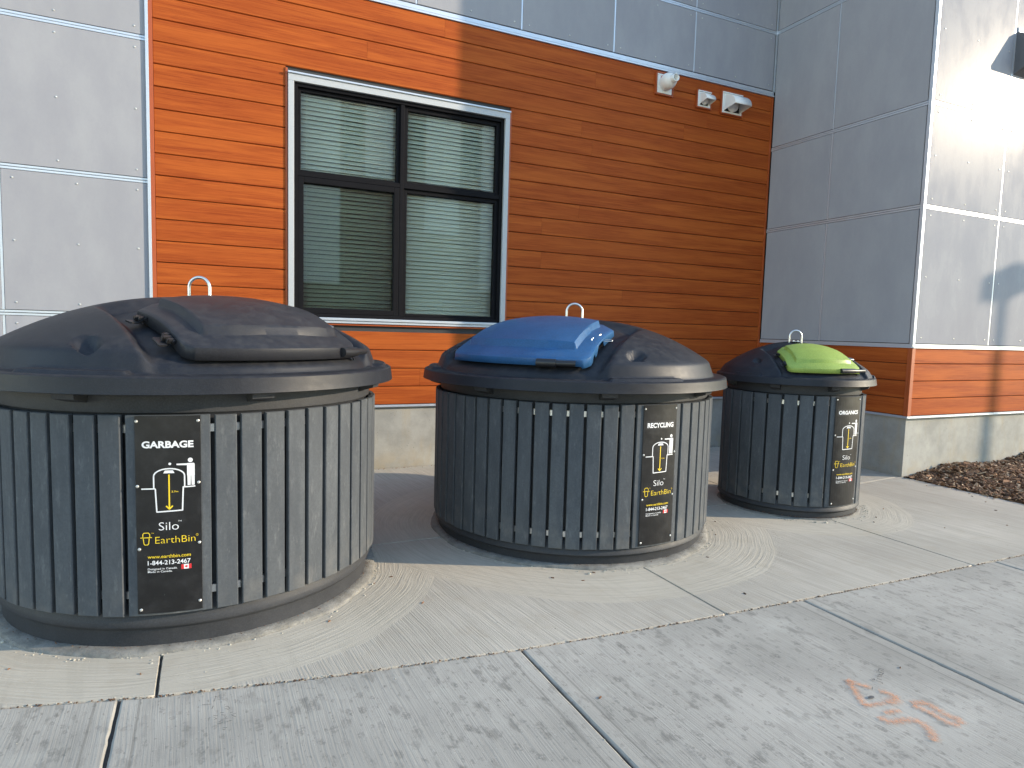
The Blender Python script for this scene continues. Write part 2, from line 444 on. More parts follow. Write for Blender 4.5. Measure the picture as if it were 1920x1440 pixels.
LONG = [(-14, 4.9), (-3, 3.45), (-.9, 2.93), (-.18, 2.748), (.5, 2.64), (1.29, 2.556), (2.1, 2.505), (2.98, 2.480), (4.0, 2.465), (5.1, 2.459), (6.72, 2.456), (14, 2.45)]
def longy(x):
    for (a, b), (c, d) in zip(LONG, LONG[1:]):
        if x <= c: return b+(d-b)*(x-a)/(c-a)
    return LONG[-1][1]
def slab(poly, mat, kind_label, gap=.004, chamf=.0035, jag=0.0012):
    # subdivide the outline, inset it, round the rim
    P = []
    for i, a in enumerate(poly):
        b = poly[(i+1) % len(poly)]; L = hypot(b[0]-a[0], b[1]-a[1]); k = max(1, min(160, int(L/.035)))
        for j in range(k): P.append((a[0]+(b[0]-a[0])*j/k, a[1]+(b[1]-a[1])*j/k))
    n = len(P)
    def off(d):
        out = []
        for i in range(n):
            a = Vector(P[i-1]); b = Vector(P[i]); c = Vector(P[(i+1) % n])
            n1 = Vector((-(b-a).y, (b-a).x)).normalized(); n2 = Vector((-(c-b).y, (c-b).x)).normalized()
            nn = (n1+n2); k = nn.normalized()/max(.35, nn.normalized().dot(n1)); out.append(b+k*d)
        return out
    jj = [rnd.uniform(-1, 1)*jag + (rnd.random() < .04)*rnd.uniform(0, .004) for _ in P]
    o1 = off(gap); o2 = off(gap+.0025); o3 = off(gap+chamf)
    cen = Vector((sum(p[0] for p in P)/n, sum(p[1] for p in P)/n))
    def jit(L, f=1.):
        out = []
        for p, q in zip(L, jj):
            d = (cen-p); d.normalize(); out.append(p+d*(q+.001)*f)
        return out
    o1 = jit(o1); o2 = jit(o2); o3 = jit(o3, .6)
    mb = MB()
    vs = [(p.x, p.y, -.1) for p in o1]+[(p.x, p.y, -.006) for p in o1]+[(p.x, p.y, -.0022) for p in o2]+[(p.x, p.y, 0) for p in o3]
    fs = []
    for l in range(3):
        for i in range(n): fs.append((l*n+i, l*n+(i+1) % n, (l+1)*n+(i+1) % n, (l+1)*n+i))
    mb.verts(vs, fs, True); mb.verts(vs[3*n:], [list(range(n))])
    o = mb.build('pavement', mat); tag(o, kind_label, kind='structure'); return o
xs_up = [-6, -3.0, -.19, 2.45, 4.53, 6.72]
MIDY = [(-6, 4.2), (2.5, 4.2), (3.6, 4.2), (6.72, 4.45)]
def midy(x): return 4.2 if x < 4.6 else 4.2+(x-4.6)*(.25/2.12)
for a, b in zip(xs_up, xs_up[1:]):
    xx = [a]+[p[0] for p in LONG if a+.02 < p[0] < b-.02]+[b]
    poly = [(x, longy(x)) for x in xx]+[(b, midy(b)), (a, midy(a))]
    slab(poly, 'conc_up', 'cream broom finished concrete slab around the bins')
    poly = [(a, midy(a)), (b, midy(b)), (b, 6.49), (a, 6.49)]
    slab(poly, 'conc_up', 'cream broom finished concrete slab against the building')
xs_lo = [-14, -5.2, -3.6, -1.95, -.315, 1.285, 2.985, 4.745, 6.5, 8.2, 14]
ys_lo = [None, .72, -1.0, -2.8, -6, -11]
for a, b in zip(xs_lo, xs_lo[1:]):
    for k in range(len(ys_lo)-1):
        y1 = ys_lo[k]; y0 = ys_lo[k+1]
        if y1 is None:
            xx = [b]+[p[0] for p in LONG[::-1] if a+.02 < p[0] < b-.02]+[a]
            topl = [(x, longy(x)) for x in xx]
        else: topl = [(b, y1), (a, y1)]
        slab([(a, y0), (b, y0)]+topl, 'conc_low', 'stained grey broom finished concrete slab', gap=.0055, chamf=.008)

# grout rings at the foot of each bin
for (cx, cy), br, hh, ww in zip(BINS, BASE_R, (.018, .018, .009), (.062, .052, .020)):
    mb = MB(); seg = 220; prof = []
    vs = []
    for i in range(seg):
        t = 2*PI*i/seg
        j = .006*sin(5*t+cx)+.006*sin(13*t+1)+rnd.uniform(-.003, .003)
        for r, z in ((br-.03, hh*.9), (br+.004, hh), (br+ww*.93+j*.8, hh*(.80+.1*sin(9*t))), (br+ww+j, hh*.35), (br+ww+.003+j, .0005), (br+ww+.010+j, -.01)):
            vs.append((cx+r*cos(t), cy+r*sin(t), z+(rnd.uniform(-.0015, .0015) if z > .001 else 0)))
    fs = []
    for i in range(seg):
        k = (i+1) % seg
        for q in range(5): fs.append((i*6+q, k*6+q, k*6+q+1, i*6+q+1))
    mb.verts(vs, fs, True)
    tag(mb.build('pavement_ring', 'ring'), 'rough raised concrete grout ring at the foot of a bin', kind='structure')

# mulch bed right of the pavement
def mound(x, y):
    d = max(0, x-6.72); e = max(0, (4.41-y))
    h = .085*sstep(d, 0, .85)*(.35+.65*sstep(1.6-e, 0, 1.5))
    h += .028*sin(x*3.1+1.1)*sin(y*2.3+.4)*sstep(d, .2, 1)
    h += .07*sstep(x, 8.3, 9.6)*sstep(1.5-e, 0, 1.4)
    return h
mb = MB(); nx, ny = 150, 80; X0, X1, Y0, Y1 = 6.725, 14.5, 2.47, 4.42
vs = [(X0+(X1-X0)*i/nx, Y0+(Y1-Y0)*j/ny, 0) for i in range(nx+1) for j in range(ny+1)]
vs = [(x, y, mound(x, y)+rnd.uniform(-.008, .008)) for x, y, _ in vs]
mb.verts(vs, [(i*(ny+1)+j, (i+1)*(ny+1)+j, (i+1)*(ny+1)+j+1, i*(ny+1)+j+1) for i in range(nx) for j in range(ny)], True)
tag(mb.build('soil_bed', 'soil'), 'dark soil bed along the building right of the pavement', kind='structure')
mb = MB()
for k in range(17000):
    if k < 13500: x = 6.70+rnd.random()**1.2*3.2; y = rnd.uniform(2.5, 4.40)
    else: x = rnd.uniform(9, 13); y = rnd.uniform(2.5, 4.40)
    if x < 6.74 and rnd.random() < .8: continue
    big = rnd.random() < .12
    L = rnd.uniform(.013, .034)*(2.0 if big else 1); W = L*rnd.uniform(.18, .5); T = rnd.uniform(.0015, .004)
    rot = Matrix.Translation((x, y, mound(x, y)+rnd.uniform(.001, .016))) @ Matrix.Rotation(rnd.uniform(0, 6.3), 4, 'Z') @ Matrix.Rotation(rnd.gauss(0, .38), 4, 'X') @ Matrix.Rotation(rnd.gauss(0, .38), 4, 'Y')
    vs = [(-L, -W*.5, 0), (-L*.3, -W, T), (L*.8, -W*.7, 0), (L, W*.3, T*.3), (L*.2, W, 0), (-L*.8, W*.6, T)]
    vs = vs+[(a*.95, b*.95, c-T*1.6) for a, b, c in vs]
    mb.cur = min(1, max(0, rnd.betavariate(1.5, 1.9)))
    if rnd.random() < .05: mb.cur = 1
    mb.verts([rot @ Vector(v) for v in vs], [(0, 1, 2, 3, 4, 5), (11, 10, 9, 8, 7, 6)]+[(i, 6+i, 6+(i+1) % 6, (i+1) % 6) for i in range(6)])
tag(mb.build('bark_mulch', 'chip'), 'brown bark mulch chips covering the bed along the building', kind='stuff')

# crumbs along the joints, around the rings and loose on the slabs
mb = MB()
def crumb(x, y, s, z=0.):
    bm = bmesh.new(); bmesh.ops.create_icosphere(bm, subdivisions=1, radius=s)
    for v in bm.verts: v.co = Vector((v.co.x*rnd.uniform(.6, 1.4), v.co.y*rnd.uniform(.6, 1.3), v.co.z*rnd.uniform(.4, .9)))
    mb.bm(bm, Matrix.Translation((x, y, z+s*.3)) @ Matrix.Rotation(rnd.uniform(0, 6), 4, 'Z'))
for _ in range(260):
    x = rnd.uniform(-1, 5.5); crumb(x, longy(x)+rnd.gauss(0, .012), rnd.uniform(.0010, .0032))
for (cx, cy), br in zip(BINS, BASE_R):
    for _ in range(150):
        t = rnd.uniform(-PI, .4); r = br+.055+abs(rnd.gauss(0, .03)); crumb(cx+r*cos(t), cy+r*sin(t), rnd.uniform(.0015, .006)*(2 if rnd.random() < .05 else 1))
for _ in range(110): crumb(rnd.uniform(-.6, 6.5), rnd.uniform(1.2, 4.4), rnd.uniform(.001, .0035))
for _ in range(90): x = rnd.uniform(.8, 2.4); crumb(x, 6.43+rnd.uniform(-.03, .03), rnd.uniform(.002, .006))
mb2, mb = mb, MB()
for _ in range(900):
    x = rnd.uniform(-1, 6.5); mb.cur = rnd.uniform(0, .45); crumb(x, longy(x)+rnd.gauss(0, .006), rnd.uniform(.0015, .0045), -.003)
for (cx, cy), br in zip(BINS, BASE_R):
    for _ in range(260):
        t_ = rnd.uniform(-PI, .5); r_ = br+abs(rnd.gauss(0, .010)); mb.cur = rnd.uniform(.1, .5); crumb(cx+r_*cos(t_), cy+r_*sin(t_), rnd.uniform(.001, .004), .016)
for _ in range(260): x = rnd.uniform(.6, 6.6); mb.cur = rnd.uniform(0, .6); crumb(x, 6.485-abs(rnd.gauss(0, .018)), rnd.uniform(.002, .006))
tag(mb.build('joint_grit', 'chip'), 'dark grit and dirt caught in the long pavement joint and around the bins', kind='stuff')
mb = mb2
tag(mb.build('concrete_crumbs', 'crumb'), 'small loose concrete crumbs and grit lying along the pavement joints', kind='stuff')

mb = MB()
for k in range(46):
    if k < 14: x, y = rnd.uniform(.2, 6.4), rnd.uniform(1.4, 4.3)
    elif k < 30: q = rnd.uniform(-2.9, .2); i_ = rnd.randrange(3); x = BINS[i_][0]+(BASE_R[i_]+rnd.uniform(.07, .25))*cos(q); y = BINS[i_][1]+(BASE_R[i_]+rnd.uniform(.07, .25))*sin(q)
    else: x, y = 6.68-abs(rnd.gauss(0, .10)), rnd.uniform(2.5, 4.35)
    if k == 0: x, y = 1.02, 3.20
    L = rnd.uniform(.004, .012)*(2 if k in (0, 5) else 1); W = L*rnd.uniform(.15, .5); a = rnd.uniform(0, 6.3); mb.cur = rnd.uniform(.15, .6)
    pts = [(L*cos(t)*(1+.2*sin(3*t)), W*sin(t)) for t in [2*PI*j/9 for j in range(9)]]
    lo_ = [(x+u*cos(a)-v*sin(a), y+u*sin(a)+v*cos(a)) for u, v in pts]
    mb.verts([(u, v, .0035+.002*sin(4*j)) for j, (u, v) in enumerate(lo_)]+[(u, v, .0005) for u, v in lo_], [list(range(9))]+[(j, (j+1) % 9, 9+(j+1) % 9, 9+j) for j in range(9)])
tag(mb.build('leaf_litter', 'chip'), 'small brown bark and leaf bits scattered on the pale pavement', kind='stuff')

# faded sprayed and inked survey marks on the grey slabs
CO = Vector((0, 0, CAMZ))
def gp(px, py):      # ground point where this mark of the photograph lies
    d = rt*((px-960)/FPX)+up*(-(py-720)/FPX)+fw
    t = -CAMZ/d.z; q = CO+d*t; return (q.x, q.y)
def stroke(mb, pts, w, z, dz=.0):
    P = [Vector(p) for p in pts]; L = []; R = []
    for i, p in enumerate(P):
        a = P[max(0, i-1)]; b = P[min(len(P)-1, i+1)]; d = (b-a).normalized(); n = Vector((-d.y, d.x))
        ww = (w[i] if isinstance(w, (list, tuple)) else w)/2
        L.append(p+n*ww); R.append(p-n*ww)
    n = len(P); lanes = ((-.5, -.32, .25), (-.32, -.14, .7), (-.14, .14, 1.), (.14, .32, .7), (.32, .5, .25))
    for a_, b_, v_ in lanes:
        mb.cur = v_
        A_ = [l*(a_+.5)+r*(.5-a_) for l, r in zip(L, R)]; B_ = [l*(b_+.5)+r*(.5-b_) for l, r in zip(L, R)]
        mb.verts([(q.x, q.y, z) for q in A_]+[(q.x, q.y, z) for q in B_], [(i, i+1, n+i+1, n+i) for i in range(n-1)])
    mb.cur = 1.
def smooth_path(pts, n=8):
    out = []; P = [pts[0]]+pts+[pts[-1]]
    for i in range(1, len(P)-2):
        for k in range(n):
            t = k/n; q = []
            for c in (0, 1):
                a, b, c_, d = P[i-1][c], P[i][c], P[i+1][c], P[i+2][c]
                q.append(.5*((2*b)+(-a+c_)*t+(2*a-5*b+4*c_-d)*t*t+(-a+3*b-3*c_+d)*t**3))
            out.append(tuple(q))
    out.append(pts[-1]); return out
def z8(x, y): return (1560+x/6.4, 1230+y/6.4)
mb = MB()
for pts, w in (([(180, 290), (300, 340), (400, 370), (470, 395)], .030), ([(190, 300), (250, 380), (310, 480), (370, 560), (400, 600)], .032), ([(560, 430), (660, 450), (760, 500), (800, 520)], .032),
               ([(790, 520), (740, 545), (660, 570)], .045), ([(640, 575), (540, 590), (440, 605), (370, 600)], .024),
               ([(640, 700), (720, 675), (820, 665)], .028), ([(570, 735), (640, 780), (740, 800), (860, 780), (980, 780), (1080, 820), (1160, 890), (1210, 960), (1220, 1030)], .036),
               ([(960, 580), (1060, 570), (1160, 590), (1260, 650), (1400, 730), (1500, 760), (1560, 830)], .036), ([(970, 600), (1060, 640), (1180, 690), (1300, 760), (1420, 820), (1540, 845)], .034)):
    gpts = smooth_path([gp(*z8(*q)) for q in pts]); ww = [w*1.45*(.9+.2*sin(i*1.3)) for i in range(len(gpts))]
    stroke(mb, gpts, ww, .0042+.0004*rnd.random())
t = tag(mb.build('sprayed_marks', 'spray'), 'faded orange sprayed survey marks on the stained grey slab', 'paint marking')
t['kind'] = 'structure'
mb = MB()
ink = [[(555, 160), (620, 175)], [(555, 190), (560, 170), (620, 200)], [(570, 210), (620, 215), (600, 235), (560, 230)], [(540, 255), (600, 262)], [(545, 240), (600, 245)], [(540, 285), (600, 300)], [(530, 310), (600, 330), (605, 345)], [(480, 295), (510, 300), (500, 280)], [(485, 380), (480, 415)]]
for q in ink: stroke(mb, [gp(*z8(*p)) for p in q], .006, .0050)
mb.verts([(gp(*z8(470+38*cos(t), 506+19*sin(t)))[0], gp(*z8(470+38*cos(t), 506+19*sin(t)))[1], .0046) for t in [i*PI/8 for i in range(16)]], [list(range(16))])
def z9(x, y): return (360+x/12, 1280+y/12)
for q in ([(500, 330), (560, 335)], [(530, 330), (495, 450)], [(230, 520), (430, 510)], [(480, 545), (445, 620)], [(740, 570), (800, 555), (840, 590)], [(750, 610), (810, 625), (860, 600)], [(640, 700), (720, 705)], [(660, 750), (760, 760)], [(720, 800), (780, 790), (740, 830), (820, 825)],
          [(860, 700), (930, 685)], [(880, 745), (990, 715)], [(890, 760), (990, 795)], [(480, 770), (570, 770)], [(490, 810), (560, 840), (500, 860)], [(570, 960), (690, 925)], [(600, 905), (650, 890)], [(780, 910), (830, 890), (900, 870)], [(690, 1045), (790, 1040)], [(690, 1085), (750, 1075)]):
    stroke(mb, [gp(*z9(*p)) for p in q], .0035, .0048)
t = tag(mb.build('inked_marks', 'ink'), 'small faded black handwritten survey notes on the grey slabs', 'ink marking')
t['kind'] = 'structure'

# ------------------------------------------------------------------ building
WY = 6.498; SX = 6.689; CY = 4.408; TOPZ = 9.0
bld = empty('building', (0, WY, 0))
bld.location = (0, 0, 0)
tag(bld, 'orange wood sided building with grey panels, a black window and a projecting wing', 'building')

# foundation and structural core
mb = MB(); mb.box(-9, SX-.02, WY+.012, WY+.22, -.3, .632); mb.build('foundation', 'found', bld)
mb = MB(); mb.box(SX+.012, SX+.3, CY+.012, WY+.22, -.3, .632); mb.box(SX+.3, 15, CY+.012, CY+.3, -.3, .632); mb.build('foundation', 'found', bld)
WX0, WX1, WZ0, WZ1 = .70, 2.935, 1.50, 3.745          # window rough opening (outer trim)
mb = MB()
mb.box(-9, WX0+.03, WY+.03, WY+.21, .632, TOPZ); mb.box(WX1-.03, SX+.25, WY+.03, WY+.21, .632, TOPZ)
mb.box(WX0+.03, WX1-.03, WY+.03, WY+.21, .632, WZ0+.02); mb.box(WX0+.03, WX1-.03, WY+.03, WY+.21, WZ1-.02, TOPZ)
mb.box(SX+.03, SX+.25, CY+.03, WY+.03, .632, TOPZ); mb.box(SX+.25, 15, CY+.03, CY+.25, .632, TOPZ)
mb.box(-9, 15, WY+.21, 13, TOPZ-.2, TOPZ); mb.box(SX+.25, 15, CY+.25, WY+.21, TOPZ-.2, TOPZ)
mb.box(-9, 15, 12.8, 13, 0, TOPZ-.2); mb.box(-9.2, -9, WY+.03, 13, 0, TOPZ); mb.box(15, 15.2, CY+.03, 13, 0, TOPZ)
mb.build('wall_core', 'groove', bld)
# parapet cap
mb = MB(); mb.box(-9.25, 15.25, WY-.02, 13.05, TOPZ, TOPZ+.06); mb.box(SX-.03, 15.25, CY-.03, WY-.02, TOPZ, TOPZ+.06); mb.build('parapet_cap', 'trim', bld)

BP = .1848; BZ0 = .657
def boards(mb, a0, a1, z0, z1, face, holes=(), joints=None, rs=1):
    """horizontal boards; face(a, d, z) -> xyz, d = outward distance"""
    R = random.Random(rs); k = 0
    while True:
        b0 = BZ0+k*BP; b1 = b0+BP; k += 1
        if b0 > z1-.01: break
        if b1 < z0+.01: continue
        lo = max(b0+.0025, z0); hi = min(b1-.0025, z1)
        segs = [(a0, a1)]
        for (h0, h1, hz0, hz1) in holes:
            if hi > hz0 and lo < hz1:
                ns = []
                for s0, s1 in segs:
                    if h0 > s0 and h1 < s1: ns += [(s0, h0), (h1, s1)]
                    else: ns.append((s0, s1))
                segs = ns
        off = R.uniform(0, 5.4); cuts = [a0-12+off+5.5*j for j in range(12)]
        if joints and (k-1) in joints: cuts = joints[k-1]
        for s0, s1 in segs:
            cs = [s0]+[c for c in cuts if s0+.15 < c < s1-.15]+[s1]
            for c0, c1 in zip(cs, cs[1:]):
                mb.cur = R.random()
                c0_, c1_ = c0+.0009, c1-.0009; e = .005
                vs = [face(a, d, z) for a in (c0_, c1_) for d, z in ((0, lo), (.014, lo), (.020, lo+e), (.020, hi-e), (.014, hi), (0, hi))]
                mb.verts(vs, [(i, i+1, 6+i+1, 6+i) for i in range(5)]+[(5, 4, 3, 2, 1, 0), (6, 7, 8, 9, 10, 11)])
fx = lambda a, d, z: (a, WY+.010-d, z)
fs_ = lambda a, d, z: (SX+.010-d, a, z)
fc = lambda a, d, z: (a, CY+.010-d, z)
GX0 = -.42
mb = MB()
HOLE = (WX0-.02, WX1+.02, WZ0-.03, WZ1+.02)
boards(mb, GX0+.036, SX-.04, BZ0, 4.535, fx, [HOLE], {18: [-5, 1.422, 5.6], 19: [3.985], 20: [2.2], 4: [1.9, 4.6]}, 3)
mb.build('wood_siding', 'wood_x', bld)
mb = MB(); boards(mb, CY+.035, WY-.035, BZ0, 1.375, fs_, (), {k: [] for k in range(30)}, 5); mb.build('wood_siding', 'wood_y', bld)
mb = MB(); boards(mb, SX+.035, 14.9, BZ0, 1.375, fc, (), {k: [] for k in range(30)}, 6); mb.build('wood_siding', 'wood_x', bld)
# backing behind the board gaps
mb = MB(); mb.box(GX0, SX, WY+.014, WY+.0295, .64, WZ0); mb.box(GX0, WX0+.02, WY+.014, WY+.0295, WZ0, WZ1); mb.box(WX1-.02, SX, WY+.014, WY+.0295, WZ0, WZ1)
mb.box(GX0, SX, WY+.014, WY+.0295, WZ1, 4.54); mb.box(SX+.014, SX+.0295, CY+.014, WY, .64, 1.4); mb.box(SX+.014, 15, CY+.014, CY+.0295, .64, 1.4)
mb.build('siding_backing', 'groove', bld)
# wood coloured trims
def part_box(name, mat, *a, parent=None):
    mb = MB(); mb.box(*a); return mb.build(name, mat, parent or bld)
part_box('wood_corner_trim', 'wood_trim', GX0+.004, GX0+.034, WY-.018, WY+.012, .655, 4.535, .002)
part_box('wood_corner_trim', 'wood_trim', SX-.038, SX-.012, WY-.016, WY+.012, .655, 4.535, .002)
part_box('wood_corner_trim', 'wood_trim', SX-.018, SX+.034, CY-.018, CY+.012, .655, 1.375, .003)
part_box('wood_corner_trim', 'wood_trim', SX-.018, SX+.012, CY+.0125, CY+.034, .655, 1.375, .003)
part_box('wood_corner_trim', 'wood_trim', SX-.014, SX+.012, WY-.034, WY-.017, .655, 1.375, .002)
for q in ((WX0-.022, WX0-.004, WY-.020, WY+.012, WZ0-.03, WZ1+.035, .002), (WX1+.004, WX1+.022, WY-.020, WY+.012, WZ0-.03, WZ1+.02, .002), (WX0-.003, WX1+.003, WY-.018, WY+.012, WZ0-.052, WZ0-.034, .002)):
    part_box('wood_window_trim', 'wood_trim', *q)
# flashings
def hflash(mb, a0, a1, z0, z1, face, d=.03):
    # stepped metal flashing
    for q0, q1, dd in ((z0, z0+(z1-z0)*.28, d+.012), (z0+(z1-z0)*.28, z0+(z1-z0)*.42, d-.004), (z0+(z1-z0)*.42, z1, d)):
        vs = [face(a, e, z) for z in (q0, q1) for e in (-.004, dd) for a in (a0, a1)]
        mb.verts(vs, [(0, 2, 3, 1), (4, 5, 7, 6), (0, 1, 5, 4), (2, 6, 7, 3), (0, 4, 6, 2), (1, 3, 7, 5)])
for q in ((GX0-.02, SX-.02, .634, .655, fx, .026), (CY-.012, WY-.02, .634, .655, fs_, .026), (SX-.02, 14.95, .634, .655, fc, .028)):
    mb = MB(); hflash(mb, *q); mb.build('base_flashing', 'trim', bld)
for q in ((GX0+.02, SX-.014, 4.537, 4.602, fx, .024), (CY-.012, WY-.026, 1.376, 1.418, fs_, .024), (SX-.016, 14.95, 1.376, 1.418, fc, .026)):
    mb = MB(); hflash(mb, *q); mb.build('panel_flashing', 'trim', bld)

# grey panels
def panel(a0, a1, z0, z1, face, rivets=True, horiz=0):
    mb = MB(); mb.cur = rnd.random(); T = .016; D = T-.002
    g0 = .0115; v0 = .0245
    A0, A1, Z0, Z1 = a0+g0, a1-g0, z0+v0, z1-v0
    e = .0015
    vs = [face(a, 0.0, z) for a, z in ((A0, Z0), (A1, Z0), (A1, Z1), (A0, Z1))]+[face(a, D, z) for a, z in ((A0, Z0), (A1, Z0), (A1, Z1), (A0, Z1))]+[face(a, T, z) for a, z in ((A0+e, Z0+e), (A1-e, Z0+e), (A1-e, Z1-e), (A0+e, Z1-e))]
    mb.verts(vs, [(0, 1, 5, 4), (1, 2, 6, 5), (2, 3, 7, 6), (3, 0, 4, 7), (4, 5, 9, 8), (5, 6, 10, 9), (6, 7, 11, 10), (7, 4, 8, 11), (8, 9, 10, 11), (3, 2, 1, 0)])
    if rivets:
        rb = mb; rb.mat = 1; w = A1-A0; hgt = Z1-Z0
        nc = 3 if w > .8 else 2
        rows = 3 if hgt > .8 else 2
        for i in range(nc):
            for j in range(rows):
                a = A0+.075+(w-.15)*i/(nc-1); z = Z0+.06+(hgt-.12)*j/(rows-1)
                p0 = Vector(face(a, T-.003, z)); p1 = Vector(face(a, T+.0035, z)); p2 = Vector(face(a, T+.0055, z))
                rb.cyl(p0, p1, .0085, .0075, 10); rb.cyl(p1, p2, .0075, .003, 10)
    mb.build('wall_panel', ['panel', 'screw'], bld)
def strip(segs, ax, face):
    mb = MB()
    for (a0, a1, z0, z1, e0, e1) in segs:
        vs = [face(a, e, z) for z in (z0, z1) for e in (e0, e1) for a in (a0, a1)]
        mb.verts(vs, [(0, 2, 3, 1), (4, 5, 7, 6), (0, 1, 5, 4), (2, 6, 7, 3), (0, 4, 6, 2), (1, 3, 7, 5)])
    mb.build('panel_trim', 'trim', bld)
def vtrim(mb, a, z0, z1, face):
    strip([(a-.0088, a+.0088, z0, z1, -.004, .0135)], 0, face)
def htrim(mb, a0, a1, z, face):
    strip([(a0, a1, z-.0205, z-.003, -.003, .0165), (a0, a1, z+.003, z+.0200, -.003, .0125)], 1, face)
fxp = lambda a, d, z: (a, WY+.008-d*1.0-.004, z)
# left of the wood
zs = [.655, 1.478, 2.632, 3.803, 4.96, 6.1, 7.3, 8.98]
tm = None
for i, (z0, z1) in enumerate(zip(zs, zs[1:])):
    xs = [-9, -7.0, -4.7, -3.55, -2.45, -1.47, GX0-.012] if z1 < 2.7 else [-9, -7.2, -4.9, -3.2, -1.72, GX0-.012]
    for a, b in zip(xs, xs[1:]): panel(a, b, z0, z1, fxp)
    for a in xs[1:-1]: vtrim(tm, a, z0+.024, z1-.024, fxp)
    if i: htrim(tm, -9, GX0-.022, z0, fxp)
mb = MB(); mb.box(GX0-.021, GX0+.003, WY-.030, WY+.010, .657, TOPZ-.01, .002); mb.build('corner_trim', 'trim', bld)
# above the wood
tm = None; zt_ = [4.590, 5.335, 6.8, 8.98]; xg = [GX0+.01, .72, 1.90, 3.05, 4.21, 5.36, SX-.03]
for i, (z0, z1) in enumerate(zip(zt_, zt_[1:])):
    for a, b in zip(xg, xg[1:]): panel(a, b, z0, z1, fxp)
    for a in xg[1:-1]: vtrim(tm, a, z0+.024, z1-.024, fxp)
    if i: htrim(tm, xg[0], xg[-1], z0, fxp)
# side of the wing
fsp = lambda a, d, z: (SX+.004-d, a, z)
zw = [1.400, 2.834, 3.874, 5.335, 6.8, 8.98]
tm = None; ya = [CY+.022, 5.553, WY-.022]
for i, (z0, z1) in enumerate(zip(zw, zw[1:])):
    for a, b in zip(ya, ya[1:]): panel(a, b, z0, z1, fsp, rivets=False)
    for a in ya[1:-1]: vtrim(tm, a, z0+.024, z1-.024, fsp)
    if i: htrim(tm, ya[0], ya[-1], z0, fsp)
# front of the wing
fcp = lambda a, d, z: (a, CY+.004-d, z)
tm = None; xc = [SX+.022, 8.0, 9.22, 10.44, 11.66, 12.9, 14.9]
for i, (z0, z1) in enumerate(zip(zw, zw[1:])):
    for a, b in zip(xc, xc[1:]): panel(a, b, z0, z1, fcp)
    for a in xc[1:-1]: vtrim(tm, a, z0+.024, z1-.024, fcp)
    if i: htrim(tm, xc[0], xc[-1], z0, fcp)
part_box('corner_trim', 'trim', SX-.016, SX+.022, CY-.016, CY+.022, 1.419, TOPZ-.01, .003)
part_box('corner_trim', 'trim', SX-.027, SX+.004, WY-.022, WY+.003, 4.603, TOPZ-.01, .002)

# window
win = empty('window', (0, 0, 0)); win.parent = bld
for q in ((WX0, WX0+.052, WY-.032, WY+.06, WZ0+.02, WZ1-.075, .003), (WX1-.052, WX1, WY-.032, WY+.06, WZ0+.02, WZ1-.075, .003), (WX0, WX1, WY-.032, WY+.06, WZ1-.0745, WZ1-.012, .003)):
    part_box('window_trim', 'stucco', *q, parent=win)
part_box('head_flashing', 'trim', WX0-.003, WX1+.003, WY-.046, WY+.03, WZ1-.0115, WZ1+.004, .002, parent=win)
part_box('window_sill', 'trim', WX0+.002, WX1-.002, WY-.046, WY+.08, WZ0-.006, WZ0+.019, .003, parent=win)
part_box('window_sill', 'trim', WX0-.002, WX1+.002, WY-.034, WY+.02, WZ0-.032, WZ0-.009, .002, parent=win)
FX0, FX1, FZ0, FZ1 = WX0+.053, WX1-.053, WZ0+.020, WZ1-.076
YF = WY-.004
mb = MB()
def fr(x0, x1, z0, z1, y0, y1, w, ch=.004, wb=None):
    wb = wb or w
    mb.box(x0, x0+w, y0, y1, z0, z1, ch); mb.box(x1-w, x1, y0, y1, z0, z1, ch)
    mb.box(x0+w, x1-w, y0+.0012, y1, z1-w, z1, ch); mb.box(x0+w, x1-w, y0+.0012, y1, z0, z0+wb, ch)
fr(FX0, FX1, FZ0, FZ1, YF, YF+.10, .034)
XM = 1.783; ZM = 2.853
mb.box(XM-.020, XM+.020, YF+.006, YF+.10, FZ0+.034, FZ1-.034, .004)
mb.box(FX0+.034, XM-.020, YF+.008, YF+.10, ZM-.022, ZM+.022, .004); mb.box(XM+.020, FX1-.034, YF+.008, YF+.10, ZM-.022, ZM+.022, .004)
mb.build('window_frame', 'black_frame', win)
PANES = [(FX0+.034, XM-.020, ZM+.022, FZ1-.034, .034, .030, 'glass'), (XM+.020, FX1-.034, ZM+.022, FZ1-.034, .044, .030, 'glass'),
         (FX0+.034, XM-.020, FZ0+.034, ZM-.022, .058, .008, 'glass2'), (XM+.020, FX1-.034, FZ0+.034, ZM-.022, .044, .030, 'glass')]
for i, (x0, x1, z0, z1, w, dy, gm) in enumerate(PANES):
    mb = MB(); fr(x0+.001, x1-.001, z0+.001, z1-.001, YF+dy, YF+.085, w-.004, .005, w-.016 if i != 2 else None)
    o = mb.build('sash', 'black_frame', win)
    mb = MB(); mb.box(x0+w*.6, x1-w*.6, YF+.060, YF+.066, z0+w*.5, z1-w*.6); mb.build('pane', gm, win)
